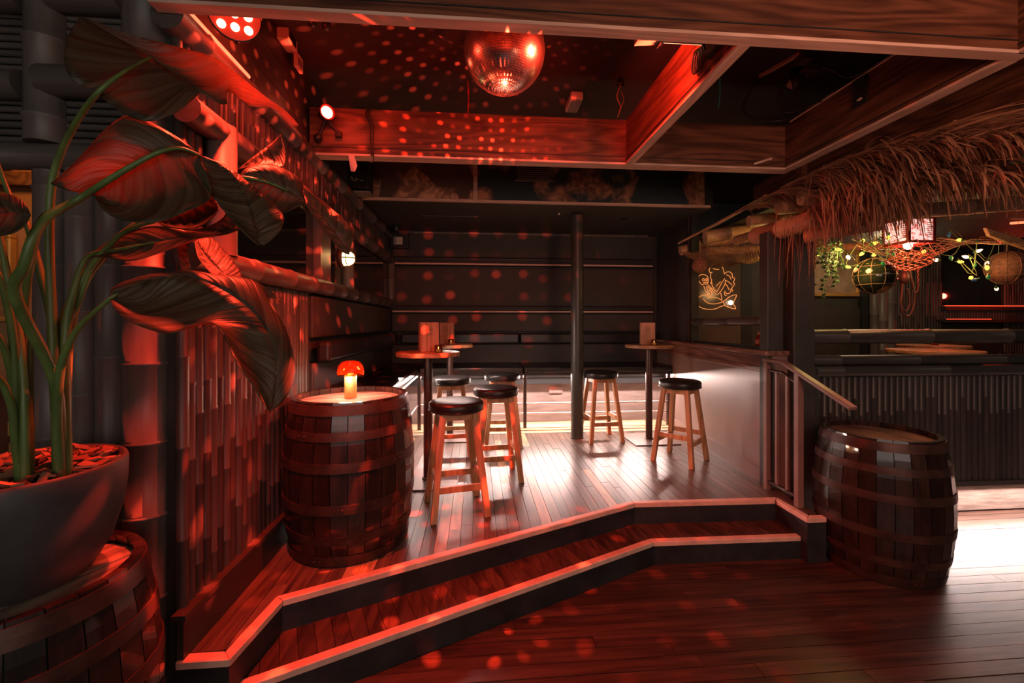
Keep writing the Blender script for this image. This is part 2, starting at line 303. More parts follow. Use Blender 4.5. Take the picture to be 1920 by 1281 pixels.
# ---------------------------------------------------------------- helpers
MATI = {}
class MB:
    """collects shapes, then links them as one mesh object"""
    def __init__(s): s.v = []; s.f = []; s.mi = []; s.sm = []; s.uv = {}
    def add(s, vs, fs, smooth=False, mi=0, uv=None):
        n = len(s.v); s.v += [tuple(p) for p in vs]
        if uv:
            for i, q in enumerate(uv): s.uv[n+i] = q
        for f in fs: s.f.append([n+i for i in f]); s.sm.append(smooth); s.mi.append(mi)
        return s
    def box(s, a, b, mi=0):
        x0, y0, z0 = a; x1, y1, z1 = b
        return s.add([(x0,y0,z0),(x1,y0,z0),(x1,y1,z0),(x0,y1,z0),(x0,y0,z1),(x1,y0,z1),(x1,y1,z1),(x0,y1,z1)],
                     [(0,3,2,1),(4,5,6,7),(0,1,5,4),(1,2,6,5),(2,3,7,6),(3,0,4,7)], mi=mi)
    def hexa(s, bottom, top, mi=0):
        n = len(bottom)
        return s.add(list(bottom)+list(top), [tuple(range(n-1,-1,-1)), tuple(range(n,2*n))]+[(i,(i+1)%n,n+(i+1)%n,n+i) for i in range(n)], mi=mi)
    def prism(s, poly, z0, z1, mi=0):
        return s.hexa([(x,y,z0) for x,y in poly], [(x,y,z1) for x,y in poly], mi)
    def beam(s, p0, p1, w, h, up=(0,0,1), mi=0):
        p0, p1 = Vector(p0), Vector(p1); d = (p1-p0).normalized(); sd = d.cross(Vector(up)).normalized(); u = sd.cross(d)
        q = lambda p: [p+sd*a*w/2+u*b*h/2 for a, b in ((-1,-1),(1,-1),(1,1),(-1,1))]
        return s.hexa(q(p0), q(p1), mi)
    def tube(s, pts, r, n=8, cap=True, mi=0):
        pts = [Vector(p) for p in pts]; m = len(pts); R = r if isinstance(r, (list, tuple)) else [r]*m
        vs = []; prev = None
        for i, p in enumerate(pts):
            d = (pts[min(i+1,m-1)]-pts[max(i-1,0)])
            d = d.normalized() if d.length > 1e-9 else Vector((0,0,1))
            if prev is None:
                a = d.orthogonal().normalized()
            else:
                a = prev-d*prev.dot(d); a = a.normalized() if a.length > 1e-6 else d.orthogonal().normalized()
            prev = a; b = d.cross(a)
            vs += [p+a*R[i]*math.cos(2*PI*k/n)+b*R[i]*math.sin(2*PI*k/n) for k in range(n)]
        fs = [(i*n+k, i*n+(k+1)%n, (i+1)*n+(k+1)%n, (i+1)*n+k) for i in range(m-1) for k in range(n)]
        s.add(vs, fs, True, mi)
        if cap: s.add(vs[:n], [tuple(range(n-1,-1,-1))], mi=mi); s.add(vs[-n:], [tuple(range(n))], mi=mi)
        return s
    def lathe(s, prof, n=24, c=(0,0,0), mi=0, smooth=True, split=False):
        def ring(r, z): return [(c[0]+r*math.cos(2*PI*k/n), c[1]+r*math.sin(2*PI*k/n), c[2]+z) for k in range(n)]
        if split:
            for (r0,z0),(r1,z1) in zip(prof, prof[1:]):
                s.add(ring(r0,z0)+ring(r1,z1), [(k,(k+1)%n,n+(k+1)%n,n+k) for k in range(n)], smooth, mi)
            return s
        vs = []
        for r, z in prof: vs += ring(r, z)
        return s.add(vs, [(i*n+k, i*n+(k+1)%n, (i+1)*n+(k+1)%n, (i+1)*n+k) for i in range(len(prof)-1) for k in range(n)], smooth, mi)
    def ball(s, c, r, n=10, m=6, mi=0, sc=(1,1,1)):
        vs = [(c[0]+sc[0]*r*math.sin(PI*j/m)*math.cos(2*PI*k/n), c[1]+sc[1]*r*math.sin(PI*j/m)*math.sin(2*PI*k/n), c[2]-sc[2]*r*math.cos(PI*j/m)) for j in range(m+1) for k in range(n)]
        return s.add(vs, [(j*n+k, j*n+(k+1)%n, (j+1)*n+(k+1)%n, (j+1)*n+k) for j in range(m) for k in range(n)], True, mi)
    def bamboo(s, p0, p1, r, step=.3, n=10, ph=None, mi=0):
        p0, p1 = Vector(p0), Vector(p1); ln = (p1-p0).length; d = (p1-p0)/ln
        ph = random.uniform(.2, 1)*step if ph is None else ph
        pts = [p0]; R = [r]; t = ph
        while t < ln-.012:
            if t > .012:
                for dt, k in ((-.010, .985), (-.003, 1.075), (.003, 1.075), (.008, .975)): pts.append(p0+d*(t+dt)); R.append(r*k)
            t += step*random.uniform(.85, 1.15)
        pts.append(p1); R.append(r)
        return s.tube(pts, R, n, True, mi)
    def mesh(s, name, mats):
        me = bpy.data.meshes.new(name); me.from_pydata(s.v, [], s.f)
        for m in mats if isinstance(mats, (list, tuple)) else [mats]: me.materials.append(X[m] if isinstance(m, str) else m)
        me.polygons.foreach_set('use_smooth', s.sm); me.polygons.foreach_set('material_index', s.mi)
        if s.uv:
            ul = me.uv_layers.new(name='UVMap')
            for lp in me.loops: ul.data[lp.index].uv = s.uv.get(lp.vertex_index, (0, 0))
        me.update(); return me
    def obj(s, name, mats, parent=None, world=True):
        """world=True: vertices are given in room coordinates, also for a child of a placed Empty"""
        if parent is not None and world:
            w = woff(parent); s.v = [(x-w[0], y-w[1], z-w[2]) for x, y, z in s.v]
        return link(name, s.mesh(name, mats), parent)
def woff(o):
    w = Vector(o.location)
    while o.parent: o = o.parent; w += o.location
    return w
def link(name, me, parent=None, loc=None, rot=None):
    o = bpy.data.objects.new(name, me); C.objects.link(o)
    if parent is not None: o.parent = parent
    if loc is not None: o.location = loc
    if rot is not None: o.rotation_euler = rot
    return o
def tag(o, label, cat=None, group=None):
    o['label'] = label
    if cat: o['category'] = cat
    if group: o['group'] = group
    return o
def thing(name, label, cat, loc=(0,0,0), rz=0, group=None):
    o = link(name, None); o.location = loc; o.rotation_euler = (0,0,rz); o.empty_display_size = .1
    return tag(o, label, cat, group)
def struct(o, label=None):
    o['kind'] = 'structure'
    if label: o['label'] = label
    return o
def stuff(o): o['kind'] = 'stuff'; return o
def dup(root, loc, rz, label, group=None):
    r = root.copy(); C.objects.link(r); r.location = loc; r.rotation_euler = (0,0,rz); r['label'] = label
    if group: r['group'] = group
    def rec(a, b):
        for ch in list(a.children):
            c = ch.copy(); C.objects.link(c); c.parent = b; rec(ch, c)
    rec(root, r); return r
def bevel(o, w, n=2):
    m = o.modifiers.new('bevel', 'BEVEL'); m.width = w; m.segments = n; m.limit_method = 'ANGLE'; m.angle_limit = .6
    return o
def text(name, body, size, m, parent, loc, rot, align='LEFT', depth=.001):
    cu = bpy.data.curves.new(name, 'FONT'); cu.body = body; cu.size = size; cu.extrude = depth; cu.align_x = align
    o = bpy.data.objects.new(name, cu); C.objects.link(o)
    me = bpy.data.meshes.new_from_object(o.evaluated_get(bpy.context.evaluated_depsgraph_get()))
    bpy.data.objects.remove(o); me.materials.clear(); me.materials.append(X[m])
    return link(name, me, parent, loc, rot)
def smooth_pts(P, k=6):
    """Catmull-Rom through the points"""
    P = [Vector(p) for p in P]; out = []
    for i in range(len(P)-1):
        a, b, c, d = P[max(i-1,0)], P[i], P[i+1], P[min(i+2,len(P)-1)]
        for j in range(k):
            t = j/k
            out.append(.5*((2*b)+(c-a)*t+(2*a-5*b+4*c-d)*t*t+(3*b-a-3*c+d)*t**3))
    return out+[P[-1]]
def resample(P, n):
    P = [Vector(p) for p in P]; L = [0]
    for a, b in zip(P, P[1:]): L.append(L[-1]+(b-a).length)
    out = []; j = 0
    for i in range(n):
        t = L[-1]*i/(n-1)
        while j < len(P)-2 and L[j+1] < t: j += 1
        out.append(P[j].lerp(P[j+1], (t-L[j])/max(1e-9, L[j+1]-L[j])))
    return out
# ================================================================ structure
FLOOR_Y0 = 1.05
floor = struct(MB().box((-5, -4.5, -.12), (9.5, 6.0, -.022)).obj('floor', 'riser'))
def clip_row(poly, axis, lo, hi):
    """part of a convex polygon between two parallel lines"""
    def half(P, k, sgn):
        out = []
        for i in range(len(P)):
            a, b = P[i], P[(i+1)%len(P)]
            da, db = sgn*(a[axis]-k), sgn*(b[axis]-k)
            if da >= 0: out.append(a)
            if da*db < 0:
                t = da/(da-db); out.append(tuple(a[j]+(b[j]-a[j])*t for j in (0,1)))
        return out
    P = half(poly, lo, 1)
    return half(P, hi, -1) if len(P) > 2 else []
# lower floor boards, laid along x
W = .078; y = FLOOR_Y0
while y < 3.24:
    x = -1.9 - random.random()*1.2
    while x < 5.6:
        ln = random.uniform(1.3, 2.6)
        if not (y > 1.75 and x+ln < (y-2.9)*2.0 + .6):
            dz = random.uniform(-.0012, .0012)
            MB().box((x+.001, y+.0015, -.022), (x+ln-.0015, y+W-.0015, dz)).obj('plank', 'board_x', floor)
        x += ln
    y += W
struct(MB().box((2.6, 3.36, -.022), (9.3, 5.9, 0)).obj('floor.001', 'board_x'), 'dark boarded floor inside the bar behind the right-hand bamboo rails')

# raised stage
A_, B_, C_, D_, E_ = (-1.15, 1.74), (-.955, 1.74), (-.91, 2.09), (1.14, 3.0), (2.2, 2.975)
F_, G_ = (2.2, 2.67), (2.335, 2.67)
stage = struct(MB().prism([A_, B_, C_, D_, E_, F_, G_, (2.335, 3.2), (2.56, 5.9), (-1.15, 5.9)], 0, .278).obj('raised_platform', 'riser'),
               'raised wooden stage floor with stools and tall tables on it')
# the platform prism is not convex, so boards are clipped against the front line directly
def front_y(x):
    if x < B_[0]: return A_[1]
    if x < C_[0]: return B_[1]+(x-B_[0])/(C_[0]-B_[0])*(C_[1]-B_[1])
    if x < D_[0]: return C_[1]+(x-C_[0])/(D_[0]-C_[0])*(D_[1]-C_[1])
    if x < E_[0]: return D_[1]+(x-D_[0])/(E_[0]-D_[0])*(E_[1]-D_[1])
    return 2.70
def right_x(y): return 2.335+max(0, y-3.2)*.083
W = .074; x = -1.15; BACK = 5.02
NO = .042
while x < 2.56:
    x1 = min(x+W, 2.56)
    for q in (C_[0], D_[0]):
        if x+.004 < q < x1-.004: x1 = q
    f0, f1 = front_y(x+.001)+NO*(1.1 if x < 1.14 else 1), front_y(x1-.001)+NO*(1.1 if x < 1.14 else 1)
    yb = BACK
    ys = [max(f0, f1)+random.uniform(.15, 1.1)]
    while ys[-1] < yb: ys.append(ys[-1]+random.uniform(.55, 1.5))
    a0, a1 = f0, f1
    lim = 3.2+(x-2.335)/.083 if x > 2.3 else 0
    for yy in ys:
        b = min(yy, yb)
        if b-.0015 > max(a0, a1)+.03 and b > lim:
            pale = random.random() < (.17 if x < .5 else .07)
            dz = random.uniform(-.001, .001)
            MB().prism([(x+.0012, max(a0, lim)), (x1-.0012, max(a1, lim)), (x1-.0012, b-.0015), (x+.0012, b-.0015)], .27, .3+dz).obj('plank', 'board_p' if pale else 'board_y', stage)
        a0 = a1 = b
        if b >= yb: break
    x = x1
# pale strip of floor under the bench with a metal edge
for k in range(8):
    yy = 5.03+k*.105
    MB().box((-1.14, yy+.001, .27), (2.5, yy+.104, .3)).obj('plank', 'palefloor', stage)
MB().box((-1.14, 5.012, .28), (2.48, 5.03, .304)).obj('edge_strip', 'steel', stage)
def nosing_line(pts, parent, z, w=NO, h=.03):
    """edge strips along a front line, mitred where they meet"""
    V = [Vector((*p, 0)) for p in pts]; D = [(b-a).normalized() for a, b in zip(V, V[1:])]; Nn = [Vector((-d.y, d.x, 0)) for d in D]
    def off(i, e):
        if i == 0: return V[0]+Nn[0]*e
        if i == len(V)-1: return V[-1]+Nn[-1]*e
        m = (Nn[i-1]+Nn[i]).normalized(); return V[i]+m*(e/m.dot(Nn[i]))
    for i in range(len(V)-1):
        P = [off(i, -.006), off(i+1, -.006), off(i+1, w), off(i, w)]
        c = (P[0]+P[1]+P[2]+P[3])/4; P = [p+(c-p).normalized()*.0006 for p in P]
        bevel(MB().prism([(v.x, v.y) for v in P], z-h, z+.003).obj('nosing', 'nose', parent), .004, 1)
nosing_line([A_, B_, C_, D_, E_, F_, G_], stage, .3)
# lower step
H_, I_, J_ = (-.945, 1.775), (1.17, 2.742), (2.198, 2.727)
step = struct(MB().prism([H_, I_, J_, E_, D_, C_], 0, .128).obj('trim_1', 'riser'), 'lower step of the stage with dark boards and a worn pale edge')
d_ = Vector((D_[0]-C_[0], D_[1]-C_[1])).normalized(); n_ = Vector((-d_.y, d_.x))
def rot_in(p): v = Vector(p); return (v.dot(d_), v.dot(n_))
def rot_out(p): v = d_*p[0]+n_*p[1]; return (v.x, v.y)
for poly in ([H_, I_, D_, C_], [I_, J_, E_, D_]):
    R = [rot_in(p) for p in poly]; lo = min(p[0] for p in R); hi = max(p[0] for p in R); t = lo
    while t < hi:
        Q = clip_row(R, 0, t+.0012, min(t+.074, hi)-.0012)
        if len(Q) > 2 and (max(q[0] for q in Q)-min(q[0] for q in Q)) > .006:
            MB().prism([rot_out(p) for p in Q], .125, .15+random.uniform(-.001, .001)).obj('plank', 'board_t', step)
        t += .074
nosing_line([H_, I_, J_], step, .152)
# worn patch on the front of the step, and the skirting along the left wall
sk = struct(MB().box((-1.15, 1.745, .30), (-1.125, 5.8, .455)).box((-1.165, 1.735, .455), (-1.112, 5.8, .478)).obj('baseboard_left', 'skirt'))

# ---------------------------------------------------------------- ceiling and outer walls
ceil = struct(MB().box((-5, -4.5, 3.34), (9.5, 6.1, 3.46)).obj('ceiling', 'ceil'))
wb = struct(MB().box((-3.2, 5.9, 0), (9.5, 6.05, 3.34)).obj('wall_back', 'dark'))
struct(MB().box((9.3, -4.5, 0), (9.45, 5.9, 3.34)).obj('wall_far_right', 'dark'))
# left wall
wl = struct(MB().box((-1.36, 1.80, 0), (-1.19, 5.9, 3.34)).obj('wall_left', 'dark'))
meshes = []
def slat_mesh(h, r, step=.33, m='slat', n=8):
    return MB().bamboo((0,0,0), (0,0,h), r, step, n).mesh('bamboo_slat', m)
low = [slat_mesh(1.40, .0235) for _ in range(5)]
y = 1.80
while y < 3.06:
    w = random.uniform(.045, .053); link('bamboo_slat', random.choice(low), wl, (-1.168+random.uniform(-.004, .004), y, .46), (0, 0, random.random()*6)); y += w
up = [slat_mesh(.30, .021, .22) for _ in range(4)]
y = 1.78
while y < 5.75:
    link('bamboo_slat', random.choice(up), wl, (-1.172+random.uniform(-.004, .004), y, 2.455), (0, 0, random.random()*6)); y += .047
mid = [slat_mesh(.52, .0235) for _ in range(3)]
y = 1.80
while y < 1.93: link('bamboo_slat', random.choice(mid), wl, (-1.172, y, 1.93), (0, 0, random.random()*6)); y += .047
def rail(name, p, q, r, m, parent, step=.36, n=14): return MB().bamboo(p, q, r, step, n).obj(name, m, parent)
rail('bamboo_rail', (-1.115, 1.76, 1.865), (-1.115, 5.84, 1.865), .055, 'bamboo_y', wl)
rail('bamboo_rail', (-1.125, 1.76, 2.440), (-1.125, 5.84, 2.440), .056, 'bamboo_y', wl, .5)
rail('bamboo_rail', (-1.165, 1.715, 2.775), (-1.165, 5.84, 2.775), .060, 'bamboo_y', wl, .5)
MB().bamboo((-1.125, 1.99, 1.9), (-1.125, 1.99, 2.47), .062, .4, 14).obj('bamboo_post', 'bamboo', wl)
# strip of mirror between the two rails
for y0, y1 in ((2.05, 3.12), (3.36, 3.80), (3.90, 5.72)):
    MB().box((-1.165, y0, 1.91), (-1.15, y1, 2.43)).obj('mirror_panel', 'glassblack', wl)
MB().box((-1.17, 3.13, 1.90), (-1.10, 3.34, 2.44)).obj('timber_post', 'bamboo', wl)
MB().bamboo((-1.125, 3.85, 1.9), (-1.125, 3.85, 2.45), .055, .4, 12).obj('bamboo_post', 'bamboo', wl)
MB().bamboo((-1.125, 5.76, 1.9), (-1.125, 5.76, 2.45), .055, .4, 12).obj('bamboo_post', 'bamboo', wl)
# dark panelling above the top rail, and the padded panels behind the bench
for k in range(3): MB().box((-1.19, 1.80, 2.80+k*.182), (-1.165, 5.88, 2.977+k*.182)).obj('panel', 'dark', wl)
bevel(MB().box((-1.19, 3.08, 1.50), (-1.135, 5.86, 1.80)).obj('padded_panel', 'pad', wl), .012)
bevel(MB().box((-1.19, 3.08, 1.06), (-1.130, 5.86, 1.32)).obj('padded_panel', 'pad', wl), .012)
# corner of the left wall that faces the room: fat bamboo posts and cross rails
wc = struct(MB().box((-1.70, 1.86, 0), (-1.19, 1.95, 3.34)).box((-3.2, 1.86, 2.26), (-1.70, 1.95, 3.34)).obj('wall_corner', 'darker'))
for x, r, z0, z1 in ((-1.303, .084, 0, 3.3), (-1.44, .051, 0, 2.20), (-1.545, .053, 0, 2.20), (-1.655, .056, 0, 2.19), (-1.675, .066, 2.30, 3.3)):
    MB().bamboo((x, 1.818, z0), (x, 1.818, z1), r, .33, 16).obj('bamboo_post', 'bamboo', wc)
for z, r, x0, x1, yy in ((2.245, .052, -2.7, -1.20, 1.80), (2.535, .060, -1.66, -1.385, 1.79), (2.52, .056, -2.7, -1.74, 1.80), (2.87, .064, -1.63, -1.37, 1.79), (2.86, .06, -2.7, -1.74, 1.80)):
    rail('bamboo_rail', (x0, yy, z), (x1, yy, z), r, 'bamboo_x', wc, .5)
for z0, z1 in ((2.31, 2.47), (2.59, 2.80), (2.93, 3.3)):
    z = z0
    while z < z1:
        for xa, xb in ((-2.7, -1.74), (-1.61, -1.38)):
            MB().bamboo((xa, 1.835, z+.012), (xb, 1.835, z+.012), .0135, .4, 7).obj('bamboo_slat', 'bamboo_x', wc)
        z += .030
# alcove beyond the corner, lit warm
wa = struct(MB().box((-4.2, 2.5, 0), (-1.37, 2.6, 3.34)).box((-4.3, -1, 0), (-4.2, 2.6, 3.34)).obj('wall_alcove', mat('ochre plaster', (.42, .22, .10), .7, var=.12)))
MB().box((-2.75, 2.45, 2.33), (-1.40, 2.50, 2.40)).obj('picture_rail', 'sill', wa)
MB().box((-2.75, 2.44, 1.17), (-1.40, 2.50, 1.24)).obj('dado_rail', 'sill', wa)
MB().box((-2.75, 2.455, .7), (-1.40, 2.50, 1.17)).obj('panel', 'sill', wa)

# ---------------------------------------------------------------- back wall of the stage: upholstered bands and lit ledges
for z0, z1, d in ((1.06, 1.32, .05), (1.49, 1.735, .05), (1.835, 2.365, .04), (2.50, 2.835, .04)):
    for xa, xb in ((-1.13, 2.50),):
        bevel(MB().box((xa, 5.9-d-.02, z0), (xb, 5.9, z1)).obj('padded_panel', 'pad', wb), .012)
for z in (1.775, 2.415):
    MB().box((-1.13, 5.80, z-.028), (2.50, 5.9, z+.055)).obj('ledge', 'darker', wb)
    MB().box((-1.11, 5.775, z-.022), (2.46, 5.80, z-.002)).obj('ledge_edge', 'strip_x', wb)
# ---------------------------------------------------------------- lowered soffit over the bench
so = struct(MB().box((-1.19, 4.40, 2.85), (2.50, 5.90, 3.335)).obj('ceiling.001', 'dark'), 'lowered dark soffit over the bench with a painted front')
MB().box((-1.15, 4.375, 2.842), (2.50, 4.405, 2.868)).obj('edging_strip', 'strip_x', so)
MB().box((-.03, 4.36, 2.868), (.012, 4.40, 3.33)).obj('upright_strip', 'strip_x', so)
MB().box((-1.15, 4.385, 2.868), (-.03, 4.40, 3.33)).obj('mural_panel', 'mural_a', so)
MB().box((.012, 4.385, 2.868), (2.44, 4.40, 3.33)).obj('mural_panel', 'mural_b', so)
MB().box((2.44, 4.36, 2.868), (2.52, 4.41, 3.33)).obj('corner_post', 'darker', so)
MB().box((2.48, 4.39, 2.84), (2.52, 5.88, 2.87)).obj('edging_strip', 'skirt', so)
MB().box((-.62, 4.98, 2.838), (.02, 5.45, 2.851)).obj('access_panel', 'dark', so)
g = MB()
for k in range(6): g.box((.42, 4.36, 3.09+k*.022), (.80, 4.385, 3.097+k*.022))
g.box((.40, 4.365, 3.07), (.82, 4.385, 3.078)).box((.40, 4.365, 3.225), (.82, 4.385, 3.232)).obj('vent_grille', 'grey', so)
rail('bamboo_rail', (-1.1, 5.84, 2.83), (2.4, 5.84, 2.83), .025, 'bamboo_x', so, .6, 8)
# ---------------------------------------------------------------- beams
def beam_x(x0, x1, y, zb, zt, w, label):
    b = struct(MB().box((x0, y, zb+.012), (x1, y+w, zt)).obj('ceiling_beam', 'beam_x'), label)
    MB().box((x0, y-.006, zb), (x1, y+w+.004, zb+.014)).obj('edging_strip', 'strip_x', b)
    MB().box((x0, y-.004, zb+.055), (x1, y, zb+.06)).obj('groove', 'darker', b)
    return b
def beam_y(x, y0, y1, zb, zt, w, label):
    b = struct(MB().box((x, y0, zb+.012), (x+w, y1, zt)).obj('ceiling_beam', 'beam_y'), label)
    MB().box((x-.006, y0, zb), (x+w+.006, y1, zb+.014)).obj('edging_strip', 'strip_y', b)
    MB().box((x-.004, y0, zb+.035), (x, y1, zb+.042)).obj('groove', 'darker', b)
    return b
bf = beam_x(-1.19, 2.40, 1.66, 2.77, 3.335, .045, 'brown timber beam crossing the top of the view in front of the mirror ball')
bt = beam_x(-1.15, 2.40, 3.06, 2.77, 3.10, .085, 'timber beam behind the mirror ball, covered in red spots of light')
b1 = beam_y(1.10, 1.71, 3.06, 2.77, 3.10, .045, 'timber beam whose face glows red right of the mirror ball')
b2 = beam_y(2.34, 1.71, 3.06, 2.77, 3.10, .06, 'brown timber beam above the thatched canopy, with a black plate on it')
b2b = beam_y(2.34, .2, 1.66, 2.77, 3.335, .06, 'timber beam end running past the top right corner')
b3 = beam_y(3.0, 1.2, 4.4, 2.77, 3.10, .06, 'far right timber beam behind the thatch with a loose batten on it')
struct(MB().box((3.3, 1.0, 2.9), (3.5, 4.5, 3.335)).obj('ceiling_beam', 'darker'), 'black boxed beam in the dark beyond the far right timber beam')
# ---------------------------------------------------------------- right dado wall
def off(y): return (y-3.2)*.083
def slab(x0, x1, y0, y1, z0, z1):
    return MB().hexa([(x0+off(y0), y0, z0), (x1+off(y0), y0, z0), (x1+off(y1), y1, z0), (x0+off(y1), y1, z0)],
                     [(x0+off(y0), y0, z1), (x1+off(y0), y0, z1), (x1+off(y1), y1, z1), (x0+off(y1), y1, z1)])
wr = struct(slab(2.335, 2.46, 3.19, 5.9, .28, 1.36).obj('wall_right', 'dado'))
slab(2.315, 2.336, 3.19, 5.7, .30, .41).obj('skirting', 'dado', wr)
bevel(slab(2.305, 2.336, 3.19, 5.88, 1.205, 1.25).obj('moulding', 'sill', wr), .008)
slab(2.318, 2.336, 3.19, 5.88, 1.25, 1.335).obj('frieze', 'sill', wr)
bevel(slab(2.27, 2.52, 3.17, 5.88, 1.345, 1.385).obj('ledge', 'sill', wr), .008)
slab(2.345, 2.385, 4.78, 5.9, 1.385, 2.85).obj('pier', 'dark', wr)
slab(2.325, 2.345, 4.765, 4.80, 1.385, 2.85).obj('frame_upright', 'skirt', wr)
slab(2.335, 2.42, 4.70, 4.76, 1.385, 2.85).obj('frame_upright', 'darker', wr)
slab(2.34, 2.44, 3.24, 4.66, 1.385, 1.41).obj('frame_sill', 'darker', wr)
MB().bamboo((2.47, 4.66, 1.615), (2.40, 3.24, 1.625), .042, .5, 12).obj('bamboo_rail', 'bamboo_y', wr)
# ---------------------------------------------------------------- bar front on the right
X['railx'] = mat('dark painted bamboo rail', (.052, .052, .047), .40, var=.2, scale=3, stretch=(.8, 9, 9), bump=.1)
wf = struct(MB().box((2.62, 3.245, .24), (9.3, 3.33, 1.26)).box((2.62, 3.31, 0), (9.3, 3.36, .24)).obj('wall_front', 'darker'))
MB().box((2.62, 3.295, .012), (9.3, 3.31, .235)).obj('kick_panel', mat('scuffed kick board', (.30, .22, .19), .6, var=.35, scale=5, stretch=(1, 1, 9), bump=.15), wf)
fs = [slat_mesh(.90, .0265, .8) for _ in range(4)]
x = 2.70
while x < 6.2: link('bamboo_slat', random.choice(fs), wf, (x, 3.235, .285), (0, 0, random.random()*6)); x += .0535
MB().box((2.62, 3.20, .255), (9.3, 3.25, .295)).obj('bottom_rail', 'dark', wf)
MB().box((2.62, 3.212, .275), (9.3, 3.238, .281)).obj('skirt_edge', 'darker', wf)
rail('bamboo_rail', (2.62, 3.20, 1.495), (9.2, 3.20, 1.495), .060, 'railx', wf, .8)
rail('bamboo_rail', (2.62, 3.20, 1.305), (9.2, 3.20, 1.305), .042, 'railx', wf, .8)
rail('bamboo_rail', (2.68, 3.19, 1.218), (9.2, 3.19, 1.218), .045, 'railx', wf, .9)
MB().box((2.63, 3.16, 0), (2.70, 3.25, 1.26)).obj('end_post', 'dark', wf)
bevel(MB().box((2.30, 3.20, .30), (2.435, 3.30, 2.33)).obj('timber_post', 'dark', wf), .006)
bevel(MB().box((2.46, 3.12, 0), (2.635, 3.25, 2.33)).obj('timber_post', 'dark', wf), .006)
# ---------------------------------------------------------------- back of the bar seen over the bar front
def wpan(name, x0, x1, z0, z1, m, d=.03, parent=wb): return MB().box((x0, 5.9-d, z0), (x1, 5.9, z1)).obj(name, m, parent)
wpan('panel', 3.10, 3.78, .9, 2.75, 'pad', .03)
wpan('panel', 3.80, 3.96, .9, 2.75, 'darker', .06)
wpan('panel', 3.98, 4.4, .9, 2.75, 'pad', .03)
wpan('door_panel', 4.55, 5.66, .4, 1.84, 'pad', .03)
wpan('door_frame', 5.66, 5.76, .3, 2.0, 'darker', .07)
for x in (5.85, 5.98, 6.11): MB().bamboo((x, 5.83, .3), (x, 5.83, 2.8), .06, .5, 10).obj('bamboo_post', 'bamboo', wb)
bs = [slat_mesh(2.4, .022, .5) for _ in range(3)]
for x0, x1 in ((6.2, 7.0), (8.05, 8.75)):
    x = x0
    while x < x1: link('bamboo_slat', random.choice(bs), wb, (x, 5.87, .4), (0, 0, random.random()*6)); x += .045
wpan('mirror_panel', 7.02, 8.02, 1.86, 2.85, 'glassblack', .02)
MB().box((6.98, 5.80, 1.80), (8.9, 5.9, 1.86)).obj('red_lit_ledge', 'skirt', wb)
MB().box((6.98, 5.79, 1.86), (8.9, 5.82, 1.875)).obj('led_strip', 'ledred', wb)
MB().box((6.9, 5.70, 1.62), (8.9, 5.9, 1.66)).obj('seat_back_top', 'skirt', wb)
MB().box((6.9, 5.70, 1.66), (7.6, 5.73, 1.672)).obj('led_strip', 'ledred', wb)
bsh = slat_mesh(.15, .02, .5); x = 7.0
while x < 8.8: link('bamboo_slat', bsh, wb, (x, 5.87, 1.655)); x += .045
